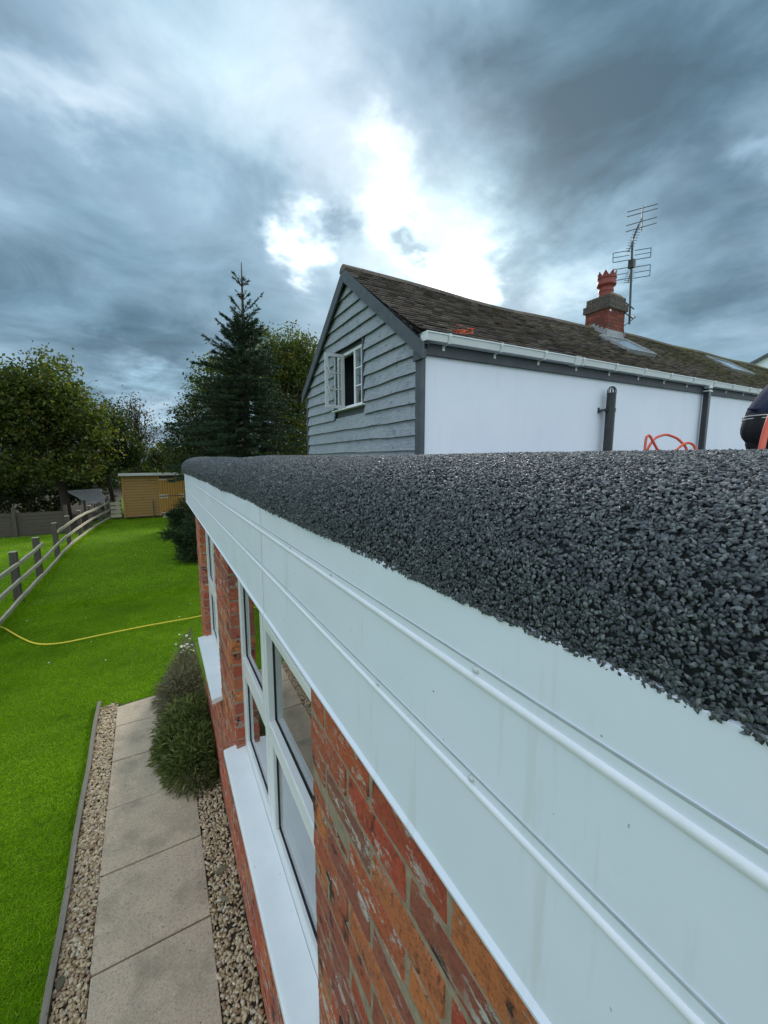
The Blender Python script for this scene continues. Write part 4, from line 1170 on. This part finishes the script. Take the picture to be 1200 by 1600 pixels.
leaf_tree('broadleaf_tree', 'tall loose tree with brownish leaves between spruce and cottage gable', (6.3, 20.5, 0), 3.0,
    [(6.2, 20.5, 6.7, 1.9, 1.6, 2.7), (5.0, 20.2, 7.4, 1.2, 1.2, 1.9), (6.9, 20.6, 7.2, 1.3, 1.2, 2.0), (6.0, 20.2, 3.9, 2.2, 1.6, 1.8)], 680, 40, .15, 'leaf_lime', .30, .18, shell=.35, limb_n=90)
leaf_tree('broadleaf_tree', 'yellow green tree peeping out behind the upper left of the spruce', (2.6, 17.0, 0), 3.0,
    [(2.4, 17.0, 5.6, .95, .8, 1.2), (3.2, 17.0, 6.2, .8, .8, 1.0)], 170, 42, .13, 'leaf_lime', .24, .13)
leaf_tree('hedge_bush', 'tall dark hedge in shade under the big tree at the left', (-5.5, 25.0, 0), .6,
    [(-7.5, 25.2, 1.3, 2.2, .7, 1.6), (-4.9, 25.4, 1.3, 1.9, .7, 1.6), (-3.2, 25.6, 1.4, 1.2, .6, 1.5), (-10.5, 25.0, 1.4, 2.2, .7, 1.9)], 420, 44, .17, 'leaf_dark', .26, .08)
# a far belt of woodland closes the view behind everything
nb = 9000; bx = rng.uniform(-60, 75, nb); by = rng.uniform(44, 56, nb); hz = 3.6 + 1.2*np.sin(bx*.5) + .8*np.sin(bx*1.7+1); bz = rng.uniform(0, 1, nb)**.7*hz
nr = rng.normal(size=(nb, 3)); nr /= np.linalg.norm(nr, axis=1)[:, None]
tag(scatter('distant_wood', LEAF_V, LEAF_F, np.stack([bx, by, bz], 1), frames(nr), rng.uniform(.6, 1.3, nb), 'leaf_dark'), 'distant dark belt of woodland on the horizon', 'woodland', kind='stuff')

# spruce: whorls of drooping branches carrying needle sprays, bare leader on top
def spruce(base, hgt):
    root = empty('spruce_tree', 'tall dark spruce with a bare pointed leader left of the gable', 'tree', base, 0, 'trees behind the garden')
    b = Vector(base); m = MB(); lx = Vector((.10, 0, 0))
    def axis(t): return b + Vector((.10*t, 0, hgt*t))
    m.tube([axis(t) for t in np.linspace(0, 1, 12)], [.17*(1-t)**.9 + .012 for t in np.linspace(0, 1, 12)], 8)
    unparent(m.build('trunk', 'bark', smooth=True), root)
    br = MB(); P = []; D = []; S = []
    z = .9
    while z < hgt-.42:
        t = z/hgt; rem = hgt - z
        L = min(2.1, .62 + .42*(rem-2.0)) if rem > 1.95 else (.85 if rem > 1.35 else .14 + .22*rem)
        L *= random.uniform(.8, 1.15)
        nbr = 9 if rem > 1.95 else 4
        a0 = random.uniform(0, 6.3)
        for k in range(nbr):
            a = a0 + 2*PI*k/nbr + random.uniform(-.25, .25); Lk = L*random.uniform(.72, 1.12)
            rise = 1.0 if rem < 1.95 else (.62 if rem < 2.7 else (.3 if rem < 3.5 else .05)); Lk *= 1 + .22*math.sin(3*a + z)
            st = axis(t); d = Vector((math.cos(a), math.sin(a), rise)).normalized()
            pts = [st + d*Lk*u + Vector((0, 0, -(.20*u*u if rem > 2.9 else 0)*Lk + .10*u**3*Lk)) for u in (0, .3, .6, 1)]
            br.tube(pts, [.018, .014, .010, .004], 4, caps=False)
            dense = 1.0 if rem > 1.95 else .30
            ns = int(Lk*46*dense)+3
            for q in range(ns):
                u = random.uniform(.12 if rem > 2 else .15, 1.0); j = min(int(u*3), 2); uu = u*3-j if u < 1 else 1
                seg_ = [0, .3, .6, 1]; jj = 0 if u < .3 else (1 if u < .6 else 2); f = (u-seg_[jj])/(seg_[jj+1]-seg_[jj])
                c = pts[jj].lerp(pts[jj+1], f); side = Vector((-d.y, d.x, 0))*random.choice((-1, 1))
                tw = (d*random.uniform(.3, 1) + side*random.uniform(.2, 1.0) + Vector((0, 0, random.uniform(-.35, .25)))).normalized()
                ln = (.10 + .26*(1-u)*min(Lk, 1.3))*random.uniform(.6, 1.2) if rem > 2 else random.uniform(.06, .13)
                P.append(tuple(c)); D.append(tuple(tw)); S.append(ln)
        z += .20 if rem > 2.15 else (.12 if rem > 1.95 else .40)
    # leader with short side buds
    for zz, ln in ((hgt-.55, .17), (hgt-.60, .15), (hgt-1.0, .10), (hgt-1.15, .12), (hgt-1.35, .10)):
        for k in range(5):
            a = 2*PI*k/5 + zz*3; st = axis(zz/hgt); br.tube([st, st + Vector((math.cos(a), math.sin(a), .75))*ln], [.008, .004], 4, caps=False)
    unparent(br.build('branches', 'twig'), root)
    P = np.array(P); D = np.array(D); S = np.array(S); n = len(P)
    # every spray: a twig with needles to both sides
    K = 15; u = np.tile(np.linspace(0, 1, K), n); Pn = np.repeat(P, K, 0) + np.repeat(D*S[:, None], K, 0)*u[:, None]
    dd = np.repeat(D, K, 0) + rng.normal(size=(n*K, 3))*.75; dd /= np.linalg.norm(dd, axis=1)[:, None]
    up = rng.normal(size=(n*K, 3)); sx = np.cross(dd, up); sx /= np.linalg.norm(sx, axis=1)[:, None]
    ln = rng.uniform(.045, .085, n*K)[:, None]; w = .010
    V = np.stack([Pn - sx*w, Pn + sx*w, Pn + dd*ln], 1).reshape(-1, 3)
    unparent(raw('needles', V, np.arange(len(V)).reshape(-1, 3), 'needle'), root)
spruce((2.62, 14.0, 0), 8.95)

# dark conifer shrubs beside the extension
def conifer_shrub(label, c, rx, ry, h, n, reach=None):
    root = empty('conifer_shrub', label, 'shrub', c, 0, 'dark conifer shrubs on the lawn')
    d = rng.normal(size=(n, 3)); d[:, 2] = np.abs(d[:, 2])*.8; d /= np.linalg.norm(d, axis=1)[:, None]
    r = rng.uniform(.25, 1.0, n)**.6
    st = np.array(c) + np.stack([d[:, 0]*rx*r, d[:, 1]*ry*r, .08 + d[:, 2]*h*r], 1)
    if reach is not None:
        k = rng.uniform(0, 1, n) < .22; q = rng.uniform(0, 1, n)
        st[k] = np.array(c) + np.array([0, 0, .25*h]) + np.array(reach)[None]*q[k][:, None] + rng.normal(size=(k.sum(), 3))*.12*(1.1-q[k])[:, None]
    K = 9; D = d*[1, 1, .4] + rng.normal(size=(n, 3))*.35; D /= np.linalg.norm(D, axis=1)[:, None]
    u = np.tile(np.linspace(0, 1, K), n); Pn = np.repeat(st, K, 0) + np.repeat(D, K, 0)*(u*.22)[:, None]
    dd = np.repeat(D, K, 0) + rng.normal(size=(n*K, 3))*.7; dd /= np.linalg.norm(dd, axis=1)[:, None]
    sx = np.cross(dd, rng.normal(size=(n*K, 3))); sx /= np.linalg.norm(sx, axis=1)[:, None]
    V = np.stack([Pn-sx*.010, Pn+sx*.010, Pn+dd*.07], 1).reshape(-1, 3)
    unparent(raw('foliage', V, np.arange(len(V)).reshape(-1, 3), 'yew_leaf'), root)
    m = MB()
    for k in range(14): m.tube([tuple(c), tuple(np.array(c)*.5 + st[k]*.5 + [0, 0, .05]), tuple(st[k])], [.02, .012, .004], 5)
    unparent(m.build('stems', 'twig'), root)
conifer_shrub('dark spreading conifer shrub with a long low branch, just past the extension', (1.0, 11.9, 0), .62, .7, 1.25, 2600, (-.95, -.1, .5))
conifer_shrub('dark green conifer shrub in front of the shed door', (1.0, 17.6, 0), .72, .6, 1.15, 2200, (-.75, 0, .35))

# ------------------------------------------------------------------ herb bush and flowers at the foot of the wall
def herb(name, label, spots, n, mat, ln, wd, cat='bush', lean=.5):
    root = empty(name, label, cat, (spots[0][0], spots[0][1], 0), 0)
    sp_ = np.array(spots); pk = rng.integers(0, len(sp_), n)
    d = rng.normal(size=(n, 3)); d[:, 2] = np.abs(d[:, 2]); d /= np.linalg.norm(d, axis=1)[:, None]
    r = rng.uniform(.35, 1.0, n)**.5
    P = np.stack([sp_[pk, 0] + d[:, 0]*sp_[pk, 2]*r, sp_[pk, 1] + d[:, 1]*sp_[pk, 3]*r, d[:, 2]*sp_[pk, 4]*r + .02], 1)
    P[:, 0] = np.minimum(P[:, 0], .285 - rng.uniform(0, .01, n))
    D = d*[1, 1, .7] + rng.normal(size=(n, 3))*lean + [0, 0, .35]; D /= np.linalg.norm(D, axis=1)[:, None]
    over = P[:, 0] + D[:, 0]*ln > .285; D[over, 0] = -np.abs(D[over, 0])
    sx = np.cross(D, rng.normal(size=(n, 3))); sx /= np.linalg.norm(sx, axis=1)[:, None]
    L = (ln*rng.uniform(.5, 1.2, n))[:, None]; W = (wd*rng.uniform(.6, 1.2, n))[:, None]
    bend = np.array([0, 0, -.18])*L
    V = np.stack([P - sx*W*.5, P + D*L*.45 - sx*W, P + D*L + bend, P + D*L*.45 + sx*W], 1).reshape(-1, 3)
    unparent(raw('foliage', V, np.arange(len(V)).reshape(-1, 4), mat), root)
    m = MB()
    for k in range(0, min(n, 1200), 12):
        s_ = sp_[pk[k]]; m.tube([(s_[0], s_[1], .01), tuple((P[k]+[s_[0], s_[1], .1])/2), tuple(P[k])], [.006, .004, .002], 4, caps=False)
    unparent(m.build('stems', 'twig'), root)
    return root
herb('herb_bush', 'green leafy herb bush sprawling over the slabs by the brick wall', [(.13, 3.62, .27, .34, .36), (.10, 4.05, .31, .35, .42), (.06, 3.85, .28, .3, .34)], 10500, 'herb_leaf', .075, .0065)
herb('dry_lavender', 'grey brown dried lavender bush behind the green herb bush', [(.12, 4.55, .28, .40, .50), (.14, 4.95, .24, .36, .46), (.08, 4.75, .28, .3, .40)], 9500, 'dry_stem', .085, .0042)
fl = herb('white_daisies', 'cluster of small white daisies below the far window sill', [(.14, 5.45, .16, .28, .34)], 900, 'herb_leaf', .09, .006, 'flowers')
nf = 22; P = np.stack([rng.normal(.16, .06, nf), rng.normal(5.45, .14, nf), rng.uniform(.32, .44, nf)], 1); P[:, 0] = np.minimum(P[:, 0], .25)
a = np.linspace(0, 2*PI, 8, endpoint=False); pv = np.concatenate([np.stack([np.cos(a), np.sin(a), np.zeros(8)], 1)])
unparent(scatter('blossoms', pv, [tuple(range(8))], P, frames((lambda q: q/np.linalg.norm(q, axis=1)[:, None])(rng.normal(size=(nf, 3))*.4+[0, -.3, 1])), rng.uniform(.010, .018, nf), 'petal'), fl)
# fallen leaves on the gravel, and a weed in it
for i, (x, y) in enumerate(((-.62, 2.35), (-.58, 1.98), (.20, 2.55), (.19, 2.35), (-.66, 2.9))):
    m = MB(); a = random.uniform(0, 6.3); s_ = random.uniform(.03, .05)
    pts = [(x + s_*math.cos(a+q)*k, y + s_*math.sin(a+q)*k, .028 + z) for q, k, z in ((0, 1, .012), (.9, .55, .004), (2.2, .5, .008), (PI, .9, .0), (-2.2, .5, .012), (-.9, .55, .006))]
    m.v = pts + [(p[0], p[1], p[2]-.002) for p in pts]; m.f = [tuple(range(6)), tuple(range(11, 5, -1))] + [(k, 6+k, 6+(k+1) % 6, (k+1) % 6) for k in range(6)]
    tag(m.build('fallen_leaf', 'dry_stem'), ['fallen dry leaf on the pale gravel beside the edging', 'fallen dry leaf lowest on the pale gravel strip', 'upper fallen leaf on the gravel along the wall', 'lower fallen leaf on the gravel along the wall', 'fallen leaf highest on the pale gravel strip', 'fallen leaf lying on the paving near the wall'][i], 'leaf', 'fallen leaves')

# ------------------------------------------------------------------ grass
def blades(name, label, n, xy, hmin, hmax, wd):
    x, y = xy(n); n = len(x)
    a = rng.uniform(0, 2*PI, n); h = rng.uniform(hmin, hmax, n); le = rng.normal(size=(n, 2))*.95
    P = np.stack([x, y, np.zeros(n)], 1); sx = np.stack([np.cos(a), np.sin(a), np.zeros(n)], 1)*wd*rng.uniform(.6, 1.3, n)[:, None]
    tip = P + np.stack([le[:, 0]*h, le[:, 1]*h, h], 1)
    V = np.stack([P-sx, P+sx, tip], 1).reshape(-1, 3)
    tag(raw(name, V, np.arange(len(V)).reshape(-1, 3), 'grass_blade'), label, 'grass', kind='stuff')
def lawn_near(n):
    y = 1.0 + 8.5*rng.uniform(0, 1, n)**1.25; x = rng.uniform(-2.9, 1.3, n)
    edge = -.668 - .031*(y-2.2) + .012*np.sin(y*7) + .006*np.sin(y*23)
    end = 5.05 + np.where(x > -.11, (x+.11)*.6, 0) + .012*np.sin(x*30)
    k = ~((x > edge) & (y < end)); k &= ~((x > .02) & (y > 5.2) & (y < 6.4))
    k &= x < np.where(y < 4.4, .0, 2)
    return x[k], y[k]
blades('lawn_grass', 'short mown bright green lawn beside the path', 400000, lawn_near, .012, .030, .0026)
def lawn_far(n):
    y = 9.0 + 13*rng.uniform(0, 1, n)**1.3; x = rng.uniform(-8, 2.2, n); k = ~((x < -2.6) & (y > 18.6)); return x[k], y[k]
blades('lawn_grass', 'far lawn and paddock grass running up to the shed', 110000, lawn_far, .02, .045, .0065)
def tufts(n):
    y = rng.uniform(5.5, 21.5, n); x = np.array([fence_x(q) for q in y]) + rng.normal(size=n)*.07 - .03; return x, y
blades('long_grass', 'longer grass growing along the foot of the rail fence', 9000, tufts, .06, .16, .005)
nd = 18; y = rng.uniform(5.8, 16, nd); x = rng.uniform(-2.3, .6, nd)
a = np.linspace(0, 2*PI, 6, endpoint=False); pv = np.stack([np.cos(a), np.sin(a), np.zeros(6)], 1)
tag(scatter('lawn_daisies', pv, [tuple(range(6))], np.stack([x, y, np.full(nd, .05)], 1), frames(np.tile([[.0, -.3, .95]], (nd, 1))), rng.uniform(.008, .014, nd), 'petal'), 'tiny pale petals and daisies scattered over the lawn', 'flowers', kind='stuff')

# ------------------------------------------------------------------ hoses
def smooth_curve(pts, n=60):
    P = np.array(pts, float); d = np.concatenate([[0], np.cumsum(np.linalg.norm(np.diff(P, axis=0), axis=1))]); t = np.linspace(0, d[-1], n)
    Q = np.stack([np.interp(t, d, P[:, k]) for k in range(3)], 1)
    for _ in range(max(2, n//10)): Q[1:-1] = (Q[:-2] + 2*Q[1:-1] + Q[2:])/4
    return [tuple(q) for q in Q]
m = MB(); m.tube(smooth_curve([(-4.2, 8.9, .03), (-2.9, 8.75, .03), (-2.44, 8.54, .05), (-2.05, 7.85, .045), (-1.72, 7.32, .045), (-1.45, 7.20, .045), (-1.0, 7.27, .045), (-.3, 7.33, .045), (.5, 7.32, .045), (1.4, 7.6, .04)], 80), .011, 8)
tag(m.build('yellow_hose', 'yellow_hose', smooth=True), 'thin yellow garden hose snaking across the lawn', 'hose')
def at_roof(u, v, z, d=3.3):
    """a point on the flat roof: u to the right, v away, from a spot near the coil"""
    return (3.74 + .87*u + .49*v, 1.735 - .49*u + .87*v, z)
m = MB(); arcs = []
pts = [at_roof(-.225, 0, 2.63), at_roof(-.222, 0, 2.955), at_roof(-.20, .0, 2.965), at_roof(-.13, .01, 2.86), at_roof(-.06, .03, 2.78), at_roof(.03, .04, 2.80), at_roof(.12, .05, 2.87), at_roof(.18, .06, 2.90), at_roof(.235, .05, 2.87), at_roof(.25, .04, 2.70), at_roof(.22, .05, 2.63)]
m.tube(smooth_curve(pts, 90), .0105, 8)
pts = [at_roof(-.17, .06, 2.63), at_roof(-.16, .06, 2.85), at_roof(-.10, .07, 2.935), at_roof(.0, .08, 2.965), at_roof(.10, .08, 2.93), at_roof(.17, .07, 2.86), at_roof(.21, .06, 2.75), at_roof(.215, .06, 2.63)]
m.tube(smooth_curve(pts, 80), .0105, 8)
pts = [at_roof(-.20, .02, 2.80), at_roof(-.08, .03, 2.83), at_roof(.0, .02, 2.79), at_roof(.08, .0, 2.74), at_roof(.2, .0, 2.64)]
m.tube(smooth_curve(pts, 40), .0105, 8)
tag(m.build('red_hose_coil', 'red_hose', smooth=True), 'loosely coiled coral red hose lying on the flat roof below the downpipe', 'hose')
m = MB(); m.tube(smooth_curve([(2.35, .735, 2.60), (2.36, .735, 2.80), (2.40, .735, 2.92), (2.47, .725, 3.04), (2.60, .70, 3.13), (2.85, .6, 3.16), (3.2, .45, 3.0), (3.4, .35, 2.64)], 70), .0125, 10)
tag(m.build('red_hose', 'red_hose', smooth=True), 'thick red hose arching up in front of the kneeling worker', 'hose')

# ------------------------------------------------------------------ kneeling worker on the flat roof (mostly outside the frame)
per = empty('person', 'kneeling person in navy jumper with white hem stripes and black trousers', 'person', (4.37, 1.373, 2.612), R_(-29.5))
def skin_mesh(name, verts, edges, radii, mat, parent, sub=2, root=0):
    me = bpy.data.meshes.new(name); me.from_pydata(verts, edges, []); o = bpy.data.objects.new(name, me); link(o, parent)
    md = o.modifiers.new('skin', 'SKIN'); md.use_smooth_shade = True
    for i, r in enumerate(radii):
        d = me.skin_vertices[0].data[i]; d.radius = (r, r) if np.isscalar(r) else r; d.use_root = (i == root)
    s = o.modifiers.new('sub', 'SUBSURF'); s.levels = sub; s.render_levels = sub
    me.materials.append(MATS[mat]); return o
def loft(name, rings, mat, parent, n=40, wrinkle=.004):
    """rings: (centre x, centre z, tilt, half depth, half width); closed surface round the body's middle"""
    V = []; 
    for j, (cx, cz, tilt, ra, rb_) in enumerate(rings):
        for k in range(n):
            a = 2*PI*k/n; u = ra*math.cos(a); v = rb_*math.sin(a); w = wrinkle*(math.sin(a*7+j*2.1) + .7*math.sin(a*11-j*1.3) + .5*math.sin(a*17+j*4.0))
            V.append((cx + (u+w)*math.cos(tilt), v + w, cz - (u+w)*math.sin(tilt)))
    Fc = [(j*n+k, j*n+(k+1) % n, (j+1)*n+(k+1) % n, (j+1)*n+k) for j in range(len(rings)-1) for k in range(n)]
    m = MB(); m.v = V; m.f = Fc + [tuple(range(n))[::-1], tuple((len(rings)-1)*n+k for k in range(n))]
    o = m.build(name, mat, parent, smooth=True); s = o.modifiers.new('sub', 'SUBSURF'); s.levels = 1; s.render_levels = 1
    return o
# body: pelvis, spine, head, arms with hands, folded legs
bv = [(.05, 0, .36), (.14, 0, .54), (.25, 0, .70), (.34, 0, .82), (.39, 0, .89), (.47, 0, .97), (.50, 0, 1.03)]
br_ = [.11, .10, .115, .08, .055, .095, .07]
be = [(0, 1), (1, 2), (2, 3), (3, 4), (4, 5), (5, 6)]
for s in (-1, 1):
    i = len(bv); bv += [(.31, .16*s, .76), (.46, .22*s, .53), (.65, .17*s, .34), (.71, .16*s, .27)]; br_ += [.062, .046, .034, .034]; be += [(3, i), (i, i+1), (i+1, i+2), (i+2, i+3)]
    for k, (dy, l) in enumerate(((-.036, .075), (-.013, .09), (.011, .085), (.034, .065))):
        j = len(bv); bv += [(.75, .16*s+dy*s, .22), (.75+l*.5, .16*s+dy*s*1.1, .18), (.75+l*.55, .16*s+dy*s*1.1, .14)]; br_ += [.011, .009, .007]; be += [(i+3, j), (j, j+1), (j+1, j+2)]
    j = len(bv); bv += [(.71, .115*s, .25), (.75, .095*s, .20)]; br_ += [.012, .009]; be += [(i+3, j), (j, j+1)]
    i = len(bv); bv += [(.06, .10*s, .31), (.32, .14*s, .10), (.04, .13*s, .075), (-.04, .13*s, .05)]; br_ += [.085, .06, .042, .035]; be += [(0, i), (i, i+1), (i+1, i+2), (i+2, i+3)]
skin_mesh('body', bv, be, br_, 'skin', per)
tr = loft('trousers', [(.14, .03, 0, .10, .16), (.135, .12, 0, .11, .17), (.12, .22, 0, .115, .175), (.10, .27, 0, .122, .18), (.055, .33, -.1, .150, .19), (.045, .395, .0, .158, .192), (.06, .47, .2, .150, .185), (.08, .53, .35, .13, .17)], 'black_cloth', per, wrinkle=.007)
tv_ = []; tr_ = []; te_ = []
for s in (-1, 1):
    i = len(tv_); tv_ += [(.05, .085*s, .29), (.18, .125*s, .20), (.35, .14*s, .10), (.17, .135*s, .09), (.0, .13*s, .085)]; tr_ += [.11, .10, .082, .068, .062]; te_ += [(i, i+1), (i+1, i+2), (i+2, i+3), (i+3, i+4)]
    if s > 0: te_.append((0, i))
skin_mesh('trouser_legs', tv_, te_, tr_, 'black_cloth', per)
ju = loft('jumper', [(.075, .452, .10, .158, .205), (.082, .49, .40, .166, .205), (.125, .57, .62, .165, .20), (.19, .655, .75, .165, .20), (.265, .74, .80, .16, .205), (.33, .81, .80, .13, .18), (.37, .86, .8, .075, .085)], 'navy_knit', per, wrinkle=.006)
jv = []; jr = []; je = []
for s in (-1, 1):
    i = len(jv); jv += [(.30, .14*s, .76), (.34, .20*s, .72), (.46, .225*s, .53), (.63, .175*s, .355)]; jr += [.09, .085, .064, .048]; je += [(i, i+1), (i+1, i+2), (i+2, i+3)]
    if s > 0: je.append((0, i))
skin_mesh('sleeves', jv, je, jr, 'navy_knit', per)
for d_ in (0, .022):
    m = MB(); m.tube([(0.075 + .162*math.cos(a)*math.cos(.10), .209*math.sin(a), .458 + d_ - .162*math.cos(a)*math.sin(.10)) for a in np.linspace(0, 2*PI, 41)], .004, 6, caps=False)
    m.build('hem_stripe', 'white_trim', per, smooth=True)
m = MB(); m.prism([(-.115, .545), (-.05, .535), (-.05, .555), (-.112, .560)], 'y', -.03, .03); m.build('jumper_tab', 'navy_knit', per, bevel=.003)
m = MB(); m.lathe([(.0, .135), (.05, .125), (.09, .09), (.108, .03), (.10, -.02), (.085, -.05)], 18); o = m.build('hair', 'hair', per, smooth=True); o.location = (.475, 0, 1.0); o.rotation_euler = (0, R_(15), 0)
for s in (-1, 1):
    m = MB(); m.prism([(-.16, .0), (.07, .01), (.10, .10), (.04, .13), (-.06, .105), (-.16, .06)], 'y', .13*s-.045, .13*s+.045); m.build('boot', 'boot', per, bevel=.015)
